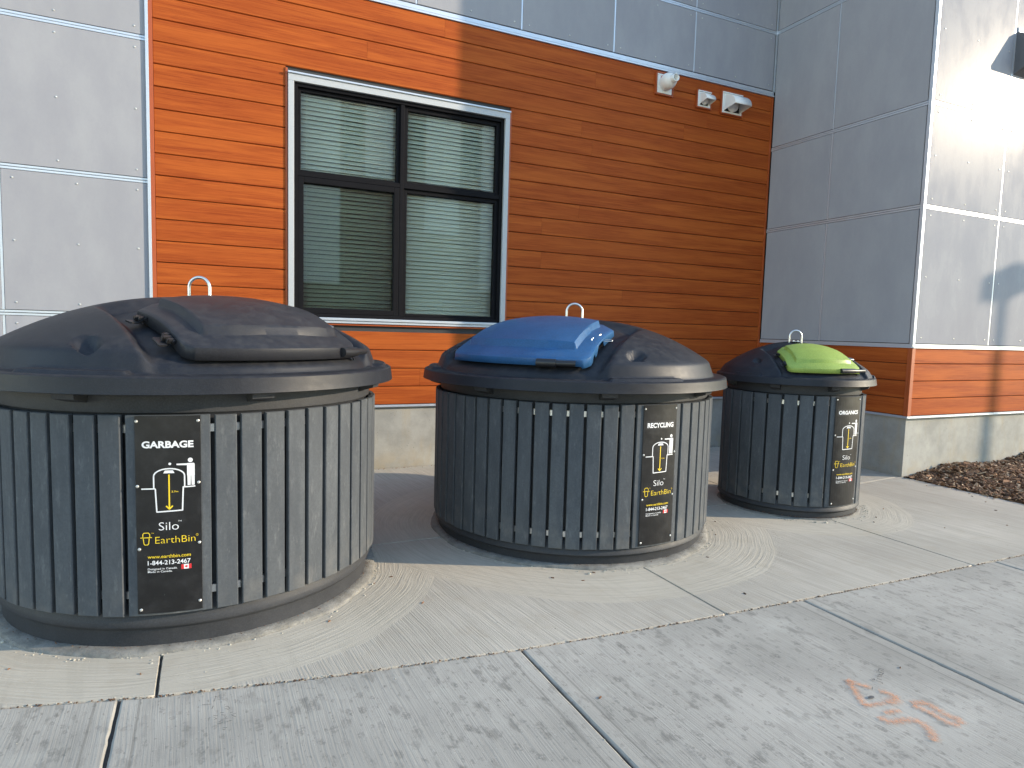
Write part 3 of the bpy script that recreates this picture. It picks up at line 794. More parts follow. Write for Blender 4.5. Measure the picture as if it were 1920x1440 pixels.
# blinds
for x0, x1, z0, z1, tilt, nm_ in ((FX0+.05, XM-.012, ZM+.01, FZ1-.05, 57, 0), (XM+.012, FX1-.05, ZM+.01, FZ1-.05, 56, 1), (FX0+.05, XM-.012, FZ0+.045, ZM-.03, 46, 2), (XM+.012, FX1-.05, FZ0+.045, ZM-.03, 56, 3)):
    mb = MB(); z = z1-.01; yb = WY+.098; pitch = .0415; R = random.Random(nm_+11)
    while z > z0:
        tt = radians(tilt+R.uniform(-4, 4)); w = .025; dz = R.uniform(-.0012, .0012); n = 5
        pr = [(((k/(n-1))-.5)*2*w, .0025*(1-(((k/(n-1))-.5)*2)**2)) for k in range(n)]
        sagl, sagr = R.uniform(-.0015, .0015), R.uniform(-.0015, .0015)
        vs = []
        for x, sg in ((x0, sagl), (x1, sagr)):
            for a, b in pr:
                yy = a*cos(tt)-b*sin(tt); zz = a*sin(tt)+b*cos(tt)
                vs.append((x, yb-yy, z-zz+dz+sg))
        mb.verts(vs, [(k, k+1, n+k+1, n+k) for k in range(n-1)], True)
        z -= pitch
    # a 50 mm slat every 41.5 mm plus ladder cords
    for fxx in (.08, .45, .86):
        X = x0+(x1-x0)*fxx
        for yy in (yb-.024, yb+.024): mb.cyl((X, yy, z0), (X, yy, z1), .0012, seg=5)
    o = mb.build('blind', 'blind', win)
    so_ = o.modifiers.new('thick', 'SOLIDIFY'); so_.thickness = .0016
mb = MB(); mb.box(WX0+.03, WX1-.03, WY+.75, WY+.76, WZ0-.1, WZ1+.1); mb.box(WX0+.02, WX0+.03, WY+.211, WY+.75, WZ0-.1, WZ1+.1); mb.box(WX1-.03, WX1-.02, WY+.211, WY+.75, WZ0-.1, WZ1+.1)
mb.box(WX0+.03, WX1-.03, WY+.211, WY+.75, WZ0-.11, WZ0-.1); mb.box(WX0+.03, WX1-.03, WY+.211, WY+.75, WZ1+.1, WZ1+.11)
mb.build('room_interior', 'room', win)

# ------------------------------------------------------------------ vents
YV = WY-.010
def vent_frame(x0, x1, z0, z1, root):
    mb = MB(); w = .022
    mb.box(x0-w, x0, YV-.03, YV, z0-w, z1+w, .002); mb.box(x1, x1+w, YV-.03, YV, z0-w, z1+w, .002)
    mb.box(x0, x1, YV-.03, YV, z1, z1+w, .002); mb.box(x0, x1, YV-.03, YV, z0-w, z0, .002)
    mb.build('wood_surround', 'wood_trim', root)
v = empty('pipe_vent', (4.92, YV, 4.375)); tag(v, 'white round exhaust pipe vent on a square plate, nearest the window', 'vent', 'white wall vents under the grey panels')
mb = MB(); mb.box(-.105, .105, -.026, 0, -.10, .10, .004); mb.box(-.11, .11, -.034, -.02, .098, .112, .002); mb.build('mounting_plate', 'white_plastic', v)
def yl(prof, cx=0, cz=0, seg=40):
    mb = MB(); vs = []
    for i in range(seg):
        t = 2*PI*i/seg
        for r, d in prof: vs.append((cx+r*cos(t), -d, cz+r*sin(t)))
    k = len(prof); mb.verts(vs, [(i*k+q, ((i+1) % seg)*k+q, ((i+1) % seg)*k+q+1, i*k+q+1) for i in range(seg) for q in range(k-1)], True); return mb
yl([(.088, .02), (.092, .03), (.094, .075), (.090, .12), (.072, .16), (.050, .178), (.046, .182)], .0, .02).build('pipe_body', 'white_plastic', v)
yl([(.044, .165), (.044, .235), (.036, .235), (.036, .10), (.0, .10)], .0, .02).build('pipe_outlet', 'white_plastic', v)
mb = MB(); vs = [(.0945*cos(t), -d, .02+.0945*sin(t)) for t in [PI*.78+k*.06 for k in range(7)] for d in (.06, .078)]
mb.verts(vs, [(2*i, 2*i+1, 2*i+3, 2*i+2) for i in range(6)]); mb.build('red_sticker', 'red_print', v)
def surround(v, hw, hh):
    mb = MB(); w = .016
    mb.box(-hw-w, -hw, -.03, .004, -hh-w, hh+w, .002); mb.box(hw, hw+w, -.03, .004, -hh-w, hh+w, .002)
    mb.box(-hw, hw, -.03, .004, hh+.014, hh+w+.014, .002); mb.box(-hw, hw, -.03, .004, -hh-w, -hh, .002); mb.build('wood_surround', 'wood_trim', v)
surround(v, .112, .105)
def hood(name, x, z, hw, hh, dep, label):
    v = empty(name, (x, YV, z)); tag(v, label, 'vent', 'white wall vents under the grey panels')
    mb = MB(); t = .008
    mb.box(-hw, -hw+.035, -.028, 0, -hh, hh, .003); mb.box(hw-.035, hw, -.028, 0, -hh, hh, .003); mb.box(-hw+.035, hw-.035, -.0285, 0, hh-.02, hh, .003); mb.box(-hw+.035, hw-.035, -.0285, 0, -hh, -hh+.022, .003)
    mb.box(-hw-.004, hw+.004, -.040, -.004, hh-.0, hh+.012, .002); mb.build('mounting_plate', 'white_plastic', v)
    w2 = hw-.030; zt = hh-.028; zb = -hh+.06; n = 12
    def arc(s, off=0):   # quarter round from the wall to the lip
        return (-.02-(dep-.02-off)*sin(s*PI/2), zb+(zt-zb-off)*cos(s*PI/2))
    mb = MB(); vs = []
    for xx in (-w2, w2):
        for k in range(n+1): y, zz = arc(k/n); vs.append((xx, y, zz))
    mb.verts(vs, [(k, k+1, n+2+k, n+1+k) for k in range(n)], True)
    for xx in (-w2, w2):
        vs = [(xx, -.02, zb-.035)]+[(xx, *arc(k/n)) for k in range(n+1)]
        mb.verts(vs, [(0, k, k+1) for k in range(1, n+1)])
    o = mb.build('hood', 'white_plastic', v, weld=True); md = o.modifiers.new('thick', 'SOLIDIFY'); md.thickness = .006; md.offset = 1
    mb = MB(); mb.box(-w2+.008, w2-.008, -.024, -.016, -hh+.022, zt-.01); mb.build('damper', 'dark_inside', v)
    yl([(.0, .05), (min(w2, hh)*.72, .05), (min(w2, hh)*.72, .016)], 0, -.01).build('duct_flap', 'white_plastic', v)
    surround(v, hw+.002, hh+.001)
hood('hood_vent', 5.520, 4.305, .098, .088, .15, 'small white hooded wall vent, middle of three under the grey panels')
hood('hood_vent', 5.965, 4.325, .158, .118, .22, 'larger white hooded wall vent, nearest the inside corner')

# wall lamp on the wing
lamp = empty('wall_lamp', (8.02, CY-.012, 4.38)); tag(lamp, 'grey wedge shaped wall lamp high on the sunlit grey wing', 'lamp')
prf = [(0, 0), (.20, .118), (.205, .16), (.07, .42), (.0, .45)]
mb = MB(); vs = [(x, -d, z) for x in (0, .46) for d, z in prf]
mb.verts(vs, [(0, 1, 2, 3, 4), (9, 8, 7, 6, 5)]+[(k, k+1, 6+k, 5+k) for k in range(4)]+[(4, 0, 5, 9)])
o = mb.build('lamp_housing', 'lamp_metal', lamp); bv = o.modifiers.new('edge', 'BEVEL'); bv.width = .006; bv.segments = 2
mb = MB(); mb.verts([(.03, -.045, .0235), (.43, -.045, .0235), (.43, -.17, .097), (.03, -.17, .097)], [(0, 1, 2, 3)]); mb.build('lens', 'lens', lamp)
mb = MB(); mb.box(.015, .445, -.012, .012, .452, .50, .003); mb.build('mounting_plate', 'trim', lamp)

# street lamp to the right of the picture whose shadow falls on the wing
pl = empty('street_lamp', (8.17+.9*9, CY-.436*9, 0)); tag(pl, 'tall slim street lamp with a box head beside the bed', 'street lamp')
mb = MB(); mb.cyl((0, 0, 0), (0, 0, 4.75), .055, .045, 20); mb.build('pole', 'lamp_metal', pl)
mb = MB(); mb.box(-.12, .30, -.16, .16, 4.75, 5.02, .02); mb.build('lamp_head', 'lamp_metal', pl)
mb = MB(); mb.cyl((0, 0, 0), (0, 0, .35), .15, .15, 24); mb.build('pole_base', 'found', pl)

# building across the way, seen only as a reflection in the window
ob = empty('opposite_building', (0, -19, 0)); tag(ob, 'brown and grey building across the way reflected in the window glass', 'building')
M['brown'] = plain('brown_cladding', (.17, .10, .08), .7, 0, .2, 2); M['pale'] = plain('pale_cladding', (.55, .56, .56), .6, 0, .1, 2)
mb = MB(); mb.box(1, 19, -8, 0, 0, 13.2); mb.build('wall', 'brown', ob)
k = 0
for x in range(1, 17, 3):
    mb = MB(); mb.box(x, x+1.3+.5*(k % 2), .002, .06, (6.2, 3.4, 8.6)[k % 3], 13.0); mb.build('pale_panel', 'pale', ob)
    mb = MB(); mb.box(x+1.95, x+2.85, .002, .05, 9.2, 11.6, .01); w_ = mb.build('window', 'black_frame', ob)
    mb = MB(); mb.box(x+2.0, x+2.8, .051, .056, 9.25, 11.55); mb.build('pane', 'dark_inside', w_)
    k += 1

# ------------------------------------------------------------------ bins
def text_curve(txt, bold):
    cu = bpy.data.curves.new('lettering', 'FONT'); cu.body = txt; cu.size = 1; cu.resolution_u = 3
    cu.offset = bold
    o = bpy.data.objects.new('lettering_source', cu); col.objects.link(o)
    bpy.context.view_layer.update()
    me = bpy.data.meshes.new_from_object(o.evaluated_get(bpy.context.evaluated_depsgraph_get()))
    vs = [v.co.copy() for v in me.vertices]; fs = [list(p.vertices) for p in me.polygons]
    bpy.data.objects.remove(o); bpy.data.curves.remove(cu); bpy.data.meshes.remove(me)
    return vs, fs
TC = {}
def put_text(mb, txt, x0, x1, y0, y1, bold=0.0, z=0.0, cap=None):
    """fit text's bounding box to x0..x1; baseline y0, cap height y1-y0"""
    if (txt, bold) not in TC: TC[(txt, bold)] = text_curve(txt, bold)
    vs, fs = TC[(txt, bold)]
    ax0 = min(v.x for v in vs); ax1 = max(v.x for v in vs)
    H_ = .729
    sx = (x1-x0)/(ax1-ax0); sy = (y1-y0)/H_
    mb.verts([(x0+(v.x-ax0)*sx, y0+v.y*sy, z) for v in vs], fs)
def seg2(mb, pts, w, z=0, closed=False):
    P = [Vector(p) for p in pts]
    if closed: P.append(P[0])
    for a, b in zip(P, P[1:]):
        L = (b-a).length; n = max(1, int(L/.02)); d = (b-a)/n if n else (b-a); nn = Vector((-(b-a).y, (b-a).x)).normalized()*w/2
        for k in range(n):
            p = a+d*k; q = a+d*(k+1)
            mb.verts([(*(p+nn), z), (*(p-nn), z), (*(q-nn), z), (*(q+nn), z)], [(0, 1, 2, 3)])
    for p in P[1:-1] if not closed else P[:-1]: disc(mb, p, w/2, z+.00003, 10)
def disc(mb, c, r, z=0, n=20, ry=None):
    ry = ry or r
    mb.verts([(c[0]+r*cos(2*PI*i/n), c[1]+ry*sin(2*PI*i/n), z) for i in range(n)], [list(range(n))])
def poly(mb, pts, z=0): mb.verts([(x, y, z) for x, y in pts], [list(range(len(pts)))])

def make_bin(i, name_sign, depth_txt, label, P):
    cx, cy = BINS[i]
    root = empty('waste_bin', (cx, cy, 0)); tag(root, label, 'waste bin', 'round in ground waste bins in front of the building')
    rs, zt, zb, rb, rr, zr = P['rs'], P['zt'], P['zb'], P['rb'], P['rr'], P['zr']
    z0, z1, R, nn = P['z0'], P['z1'], P['R'], P['n']
    zf = P['zf']                                   # top of the flange
    seg = 200
    # base drum with its ledges
    mb = MB(); mb.lathe([(rb, 0), (rb, zb*.50), (rb+.006, zb*.56), (rb+.018, zb*.60), (rb+.024, zb*.66), (rb+.022, zb*.80), (rb+.012, zb*.92), (rb+.004, zb+.03), (rs-.055, zb+.05), (rs-.055, zt-.02)], seg)
    mb.build('base_drum', 'drum', root, autosm=40)
    # collar between slats and lid
    mb = MB(); mb.lathe([(rs-.055, zt-.02), (rs-.050, zt-.004), (rs-.036, zt+.006), (rs-.028, zr+.03), (rs-.03, zr+.05)], seg); mb.build('collar', 'drum', root, autosm=40)
    # slats
    a_sign = radians(P['sign']); half = radians(P['back'])
    N_ = P['nsl']; span = 2*PI-2*half; pitch = span/N_; w = rs*pitch-.019
    mb = MB(); th = .024
    for k in range(N_):
        a = a_sign+half+pitch*(k+.5)+rnd.uniform(-.0012, .0012); mb.cur = rnd.random()
        ztk = zt+rnd.uniform(-.003, .002); zbk = zb+rnd.uniform(-.003, .003)
        e = .0035
        prof = [(-w/2, -th), (-w/2, -e), (-w/2+e, 0), (w/2-e, 0), (w/2, -e), (w/2, -th)]
        rk = rs/ cos(pitch*.45) - (rs/cos(pitch*.45)-rs)*1.0
        vs = []
        lean = rnd.uniform(-.002, .002)
        for z, ins in ((zbk, e), (zbk+e, 0), (ztk-e, 0), (ztk, e)):
            for u, d in prof:
                dd = rk+min(d, d if ins == 0 else (-ins if d == 0 else d)); uu = u+lean*(z-zb)
                vs.append((dd*cos(a)-uu*sin(a), dd*sin(a)+uu*cos(a), z))
        fs = []
        for l in range(3):
            for q in range(6): fs.append((l*6+q, l*6+(q+1) % 6, (l+1)*6+(q+1) % 6, (l+1)*6+q))
        fs += [(5, 4, 3, 2, 1, 0), (18, 19, 20, 21, 22, 23)]
        mb.verts(vs, fs)
    mb.build('slat_cladding', 'slat', root)
    # metal bands behind the slats
    for zc in (zt-.062, zb+.085):
        mb = MB(); mb.lathe([(rs-.045, zc-.017), (rs-.027, zc-.017), (rs-.027, zc+.017), (rs-.045, zc+.017)], 120); mb.build('mounting_band', 'steel', root, autosm=40)
    # sign
    def bend(roff):
        return lambda v: Vector(((rs+roff+v.z)*cos(a_sign+v.x/rs), (rs+roff+v.z)*sin(a_sign+v.x/rs), v.y))
    def plate(hw, y0, y1, th, roff, ch=.002):
        mb = MB(); n = 14; rows = [(y0, -ch), (y0+ch, 0), (y1-ch, 0), (y1, -ch)]
        vs = []; K = n+1
        xsn = [-hw]+[-hw+ch+(2*hw-2*ch)*k/(n-2) for k in range(n-1)]+[hw]
        for yy, dz in rows:
            for k, x in enumerate(xsn): vs.append((x, yy, dz if 0 < k < n else -ch))
        fs = [(r*K+k, r*K+k+1, (r+1)*K+k+1, (r+1)*K+k) for r in range(3) for k in range(n)]
        b0 = len(vs); per = [k for k in range(K)]+[r*K+n for r in range(1, 4)]+[3*K+k for k in range(n-1, -1, -1)]+[r*K for r in (2, 1)]
        for q in per: x, y, z = vs[q]; vs.append((x, y, -th))
        L = len(per)
        fs += [(per[k], per[(k+1) % L], b0+(k+1) % L, b0+k) for k in range(L)]
        mb.verts(vs, fs); return mb.map(bend(roff))
    o = plate(rs*half-.010, zb, zt, .022, -.001).build('sign_backing', 'slat', root)
    hw = P['hw']; yt = zt-.002; yb = zb+.012; Hs = yt-yb
    sg = plate(hw, yb, yt, .004, .006, .001).build('sign_panel', 'sign', root)
    off = .0068
    U = lambda u: (u-.5)*2*hw
    V = lambda v: yt-v*Hs
    def sx(x): return U((x-48)/444.)
    def sy(y): return V((y-62)/1350.)
    def done(mb, nm, mat, rof=off):
        mb.map(bend(rof)); return mb.build(nm, mat, sg)
    if P['plaque']:
        mb = MB(); n = 8; x0, x1, y0, y1 = sx(75), sx(463), sy(292), sy(212)
        for k in range(n):
            a, b = x0+(x1-x0)*k/n, x0+(x1-x0)*(k+1)/n; mb.verts([(a, y0, 0), (b, y0, 0), (b, y1, 0), (a, y1, 0)], [(0, 1, 2, 3)])
        done(mb, 'heading_sticker', 'black_plastic', off-.0005)
    mb = MB(); put_text(mb, name_sign, sx(95), sx(443), sy(275), sy(230), .036); done(mb, 'heading_lettering', 'white_print')
    lw = .0052
    mb = MB()
    disc(mb, (sx(420), sy(364)), sx(437)-sx(420))
    # person
    poly(mb, [(sx(397), sy(385)), (sx(443), sy(385)), (sx(449), sy(391)), (sx(449), sy(470)), (sx(397), sy(470))])
    poly(mb, [(sx(327), sy(386)), (sx(397), sy(386)), (sx(397), sy(399)), (sx(327), sy(396))], .00002)
    poly(mb, [(sx(399), sy(470)), (sx(422), sy(470)), (sx(420), sy(536)), (sx(400), sy(536))]); poly(mb, [(sx(425), sy(470)), (sx(448), sy(470)), (sx(447), sy(536)), (sx(427), sy(536))])
    disc(mb, (sx(282), sy(386)), sx(292)-sx(282), 0, 7)
    pts = [(sx(88), sy(552)), (sx(182), sy(552))]; seg2(mb, pts, lw)
    seg2(mb, [(sx(366), sy(547)), (sx(452), sy(545))], lw)
    arc = [(sx(172), sy(548)), (sx(172), sy(470))]+[(sx(276+104*cos(t)), sy(468-50*sin(t))) for t in [PI-PI*k/14 for k in range(15)]]+[(sx(380), sy(470)), (sx(380), sy(545))]
    seg2(mb, arc, lw*1.05)
    seg2(mb, [(sx(182), sy(552)), (sx(190), sy(711)), (sx(363), sy(706)), (sx(370), sy(549))], lw*1.05)
    poly(mb, [(sx(248), sy(430)), (sx(302), sy(430)), (sx(313), sy(449)), (sx(237), sy(449))])
    done(mb, 'pictogram', 'white_print')
    mb = MB(); seg2(mb, [(sx(275), sy(458)), (sx(275), sy(688))], lw*1.1); seg2(mb, [(sx(253), sy(672)), (sx(275), sy(694)), (sx(298), sy(672))], lw*1.1)
    put_text(mb, depth_txt, sx(290), sx(335), sy(581), sy(569), .01); done(mb, 'depth_arrow', 'yellow_print')
    mb = MB(); put_text(mb, 'Silo', sx(201), sx(336), sy(838), sy(779), -.010); put_text(mb, 'TM', sx(332), sx(355), sy(784), sy(774), .0); done(mb, 'brand_lettering', 'white_print')
    mb = MB(); put_text(mb, 'EarthBin', sx(176), sx(448), sy(928), sy(878), -.013); put_text(mb, 'TM', sx(149), sx(166), sy(859), sy(852), 0)
    seg2(mb, [(sx(460+7*cos(t)), sy(884+7*sin(t))) for t in [2*PI*k/10 for k in range(10)]], .0012, 0, True)
    l2 = .0032
    seg2(mb, [(sx(92), sy(884)), (sx(92), sy(862)), (sx(100), sy(852)), (sx(130), sy(852)), (sx(139), sy(862)), (sx(139), sy(884))], l2)
    seg2(mb, [(sx(75), sy(885)), (sx(154), sy(884))], l2)
    seg2(mb, [(sx(94), sy(888)), (sx(99), sy(926)), (sx(106), sy(934)), (sx(124), sy(934)), (sx(131), sy(926)), (sx(135), sy(888))], l2)
    done(mb, 'logo', 'yellow_print')
    mb = MB(); put_text(mb, 'www.earthbin.com', sx(122), sx(415), sy(1029), sy(1005), .004); done(mb, 'web_address', 'yellow_print')
    mb = MB(); put_text(mb, '1-844-213-2467', sx(122), sx(413), sy(1075), sy(1044), .016)
    put_text(mb, 'Designed in Canada.', sx(122), sx(323), sy(1109), sy(1095), .006); put_text(mb, 'Made in Canada.', sx(122), sx(288), sy(1128), sy(1114), .006)
    done(mb, 'contact_lettering', 'white_print')
    mb = MB(); poly(mb, [(sx(349), sy(1116)), (sx(419), sy(1116)), (sx(419), sy(1083)), (sx(349), sy(1083))]); fl = done(mb, 'flag', 'white_print')
    mb = MB()
    for a, b in ((349, 367), (401, 419)): poly(mb, [(sx(a), sy(1116)), (sx(b), sy(1116)), (sx(b), sy(1083)), (sx(a), sy(1083))], .0002)
    leaf = [(0, 1), (.18, .62), (.38, .72), (.3, .3), (.62, .5), (.7, .34), (1, .32), (.86, .08), (.95, -.02), (.52, -.36), (.56, -.52), (.07, -.45), (.07, -.95)]
    lf = leaf+[(-x, y) for x, y in leaf[::-1]][0:-1]
    c0, c1 = sx(384), sy(1099.5); k = (sx(396)-sx(384)); mb.verts([(c0, c1, .0002)]+[(c0+x*k, c1+y*k, .0002) for x, y in lf], [(0, q, q+1) for q in range(1, len(lf))]+[(0, len(lf), 1)])
    done(mb, 'flag_marks', 'red_print')
    for x, y in ((62, 97), (475, 97), (62, 533), (475, 521), (67, 963), (475, 940), (72, 1383), (475, 1352)):
        a = a_sign+sx(x)/rs; z = sy(y); d = Vector((cos(a), sin(a), 0)); mb = MB()
        b = d*(rs+.005); b.z = z
        mb.cyl(b, b+d*.0035, .0068, .0062, 14); mb.cyl(b+d*.0035, b+d*.006, .0062, .003, 14); mb.build('screw', 'screw', sg)
    # ---- lid
    ha = radians(P['hatch']); ev = Vector((cos(ha), sin(ha))); eu = Vector((-sin(ha), cos(ha)))
    def dz_(r): return z0+(z1-z0)*(1-(min(r, R*1.08)/R)**nn)
    pd = P['pd']; sc = R/.92
    def pocket(x, y):
        u = x*eu.x+y*eu.y; vv = x*ev.x+y*ev.y
        hwp = (.515+P.get('pw', 0)+.10*max(0, min(1, vv/R)))*R
        a = 1-sstep(abs(u), hwp-.025*sc, hwp+.050*sc); b = sstep(vv, -.05*R, .10*R)
        return a*b
    dimp = []
    for s_ in (-1, 1):
        a = ha+s_*radians(P['dimp']); dimp.append((a, s_))
    prof = [(R*k/92, dz_(R*k/92), 1.) for k in range(0, 90)]
    rz = [(R*.988, dz_(R*.988)), (R, dz_(R)-.003), (R+.007, dz_(R)-.010), (R+.012, dz_(R)-.020)]
    prof += [(r, z, 1.) for r, z in rz]
    zz0 = rz[-1][1]; r_w = R+.012
    r_in = r_w+.012+.016*min(1, (zz0-zf)/.08)
    for k in range(1, 7):
        t = k/7.; prof.append((r_w+(r_in-r_w)*t, zz0+(zf+.012-zz0)*t, 1.))
    prof += [(r_in, zf+.012, 1.), (r_in+.004, zf+.005, 0), (r_in+.012, zf+.001, 0)]
    r_e = rr-.010
    for k in range(1, 7): prof.append((r_in+.012+(r_e-.012-r_in-.012)*k/6., zf+.001-.004*k/6., .0))
    prof += [(r_e-.002, zf-.0045, 0), (r_e+.001, zf-.007, 0), (r_e+.005, (zf+zr)/2, 0), (rr-.001, zr+.004, 0), (rr, zr, 0), (rr-.003, zr-.002, 0), (rr-.010, zr+.002, 0), (rr-.014, zf-.03, 0), (r_in, zf-.02, 0), (rs-.034, zf-.025, 0)]
    seg = 520; vs = []; K = len(prof)
    for s_ in range(seg):
        a = 2*PI*s_/seg; ca, sa = cos(a), sin(a)
        da = [abs((a-q+PI) % (2*PI)-PI) for q, _ in dimp]
        bumpf = max(1-sstep(abs(d_-radians(2)), radians(P['bw']), radians(P['bw']+1.6)) for d_ in da)
        for r, z, f in prof:
            x, y = r*ca, r*sa; zz = z
            if f:
                pk = pocket(x, y)*pd*(.45+.55*min(1, r/(.6*R)))
                zz = max(z-pk, zf+.012-.0105*pocket(x, y)) if pk > 0 else z
                for q, s2 in dimp:
                    dv = R*P.get('dr', .93); px_, py_ = dv*cos(q), dv*sin(q); ddx, ddy = x-px_, y-py_
                    tu = -ddx*sin(q)+ddy*cos(q); tv = ddx*cos(q)+ddy*sin(q)
                    tu *= -s2      # towards the hatch is positive
                    tu2 = tu/(.078*sc); tv2 = (tv-.25*tu)/(.046*sc); q2 = tu2*tu2+tv2*tv2
                    if q2 < 1.5: zz -= .072*sc*(1-sstep(sqrt(q2), .60, 1.02))*(.58+.42*max(-1, min(1, tu2)))
            if r_in-.02 < r < r_e-.004 and z > zf-.006: zz = max(zz, zf+.001+.018*bumpf*(1-sstep(r, r_in+(r_e-r_in)*.60, r_in+(r_e-r_in)*.72)))
            vs.append((x, y, zz))
    mb = MB(); fs = [(s_*K+q, ((s_+1) % seg)*K+q, ((s_+1) % seg)*K+q+1, s_*K+q+1) for s_ in range(seg) for q in range(K-1)]
    mb.verts(vs, fs, True); lid = mb.build('lid', 'lid', root, weld=True, autosm=33)
    # lugs under the rim
    for k in range(8):
        a = radians(P['lug']+45*k); mb = MB(); w = .055 if R > .8 else .04
        ri, ro = rs-.034, rr-.035
        vs = []
        for u, r, z in ((-w, ri, zr+.04), (w, ri, zr+.04), (w, ro, zr+.04), (-w, ro, zr+.04), (-w*.8, ri, zr-.050), (w*.8, ri, zr-.050), (w*.88, ro-.02, zr-.030), (-w*.88, ro-.02, zr-.030)):
            vs.append((r*cos(a)-u*sin(a), r*sin(a)+u*cos(a), z))
        mb.verts(vs, [(0, 1, 2, 3), (4, 5, 6, 7), (0, 1, 5, 4), (1, 2, 6, 5), (2, 3, 7, 6), (3, 0, 4, 7)]); mb.build('support_lug', 'drum', lid)
    # ---- hatch
    nu, nv = 104, 92; lift = P['lift']; skirt = P['skirt']
    Rb = P['rhb']*R; vt = P['vt']*R
    def cosp(n): return [-cos(PI*k/n) for k in range(n+1)]
    su = [(.55*a+.45*(2*k/nu-1)) for k, a in enumerate(cosp(nu))]; sv = [(.5*a+.5*(2*k/nv-1))*.5+.5 for k, a in enumerate(cosp(nv))]
    def outline(t):
        hwid = (P['hu0']+(P['hu1']-P['hu0'])*t)*R
        if t < .16: hwid -= .11*R*(1-t/.16)
        if t > .93: hwid -= .035*R*((t-.93)/.07)**2
        return hwid
    top = []
    for t in sv:
        row = []
        for s_ in su:
            u = s_*outline(t); vb = sqrt(max(1e-4, Rb*Rb-u*u)); v_ = vt+(vb-vt)*t
            r = hypot(u, v_); z = dz_(r)*P['hs']+dz_(0)*(1-P['hs'])
            # distance to the rim of the hatch
            du = (1-abs(s_))*outline(t); dv = min(t, 1-t)*(vb-vt); de = min(du, dv)
            z += lift*(-.9+1.9*sstep(t, 0, .75))+.038*sc*sstep(de, .086*sc, .100*sc)-.003*(1-sstep(de, 0, .012))
            # shallow step near the latch corner
            x = u*eu.x+v_*ev.x; y = u*eu.y+v_*ev.y; row.append(Vector((x, y, z)))
        top.append(row)
    nU, nV = nu+1, nv+1; vs = [p for row in top for p in row]
    fs = [(j*nU+i, j*nU+i+1, (j+1)*nU+i+1, (j+1)*nU+i) for j in range(nv) for i in range(nu)]
    per = [(0, i) for i in range(nU)]+[(j, nu) for j in range(1, nV)]+[(nv, i) for i in range(nu-1, -1, -1)]+[(j, 0) for j in range(nv-1, 0, -1)]
    L = len(per)
    for lev, (fz, fo) in enumerate(((.07, .0035), (1., .008))):
        for (j, i) in per:
            p = top[j][i]; c = Vector((p.x, p.y)); t = sv[j]
            out_ = Vector((0, 0))
            if i == 0: out_ -= eu
            if i == nu: out_ += eu
            if j == nv: out_ += Vector((p.x, p.y)).normalized()
            if j == 0: out_ -= ev
            out_.normalize() if out_.length else None
            sk = skirt*(.55+.45*sstep(t, 0, .5))
            if i == nu:     # wavy latch side: scallops cut into the skirt
                sk *= 1.0-.80*(sstep(t, .50, .56)*(1-sstep(t, .70, .76)))-.5*(sstep(t, .80, .82)*(1-sstep(t, .87, .89)))
                sk *= 1.25
            q = c+out_*fo; vs.append(Vector((q.x, q.y, p.z-sk*fz)))
    b0 = nU*nV
    pi_ = [j*nU+i for j, i in per]
    for k in range(L):
        k2 = (k+1) % L
        fs.append((pi_[k], pi_[k2], b0+k2, b0+k)); fs.append((b0+k, b0+k2, b0+L+k2, b0+L+k))
    mb = MB(); mb.verts(vs, fs, True)
    hat = mb.build('hatch', P['hmat'], root, weld=True, autosm=30)
    md = hat.modifiers.new('thick', 'SOLIDIFY'); md.thickness = .006; md.offset = -1
    def on_hatch(s_, t, dzz=0):
        u = s_*outline(t); vb = sqrt(max(1e-4, Rb*Rb-u*u)); v_ = vt+(vb-vt)*t; r = hypot(u, v_)
        z = dz_(r)*P['hs']+dz_(0)*(1-P['hs'])+lift*(-.9+1.9*sstep(t, 0, .75))
        return Vector((u*eu.x+v_*ev.x, u*eu.y+v_*ev.y, z+dzz))
    E3u = Vector((eu.x, eu.y, 0)); E3v = Vector((ev.x, ev.y, 0))
    # hinges on the left side
    for t in (.30, .80):
        p = on_hatch(-1, t, -.030*sc); tv = (on_hatch(-1, t+.05)-on_hatch(-1, t-.05)).normalized(); mb = MB()
        nrm = E3u.cross(tv).normalized()
        if nrm.z < 0: nrm = -nrm
        for k in (-1, 0, 1):
            c = p+tv*k*.026*sc-E3u*(.014+(.012 if k == 0 else 0))*sc
            bm = bmesh.new(); bmesh.ops.create_cube(bm, size=1); bmesh.ops.bevel(bm, geom=bm.edges[:], offset=.12, segments=2, affect='EDGES')
            mm = Matrix((( -E3u.x, tv.x, nrm.x, c.x), (-E3u.y, tv.y, nrm.y, c.y), (-E3u.z, tv.z, nrm.z, c.z), (0, 0, 0, 1)))
            mb.bm(bm, mm @ Matrix.Diagonal((.05*sc, .019*sc, .022*sc, 1)))
        mb.cyl(p-tv*.045*sc-E3u*.012*sc, p+tv*.045*sc-E3u*.012*sc, .009*sc, seg=14)
        c = p-E3u*.05*sc-nrm*.018*sc; bm = bmesh.new(); bmesh.ops.create_cube(bm, size=1); bmesh.ops.bevel(bm, geom=bm.edges[:], offset=.1, segments=1, affect='EDGES')
        mm = Matrix((( -E3u.x, tv.x, nrm.x, c.x), (-E3u.y, tv.y, nrm.y, c.y), (-E3u.z, tv.z, nrm.z, c.z), (0, 0, 0, 1)))
        mb.bm(bm, mm @ Matrix.Diagonal((.05*sc, .075*sc, .010*sc, 1)))
        mb.build('hinge', 'black_plastic', hat)
    # grip bar at the latch corner
    hz = dz_(Rb)*P['hs']+dz_(0)*(1-P['hs'])+lift-.030*sc
    pts = []
    for k in range(9):
        a = ha+radians(P['bar0']+(P['bar1']-P['bar0'])*k/8); r = Rb+.012; pts.append((r*cos(a), r*sin(a), hz))
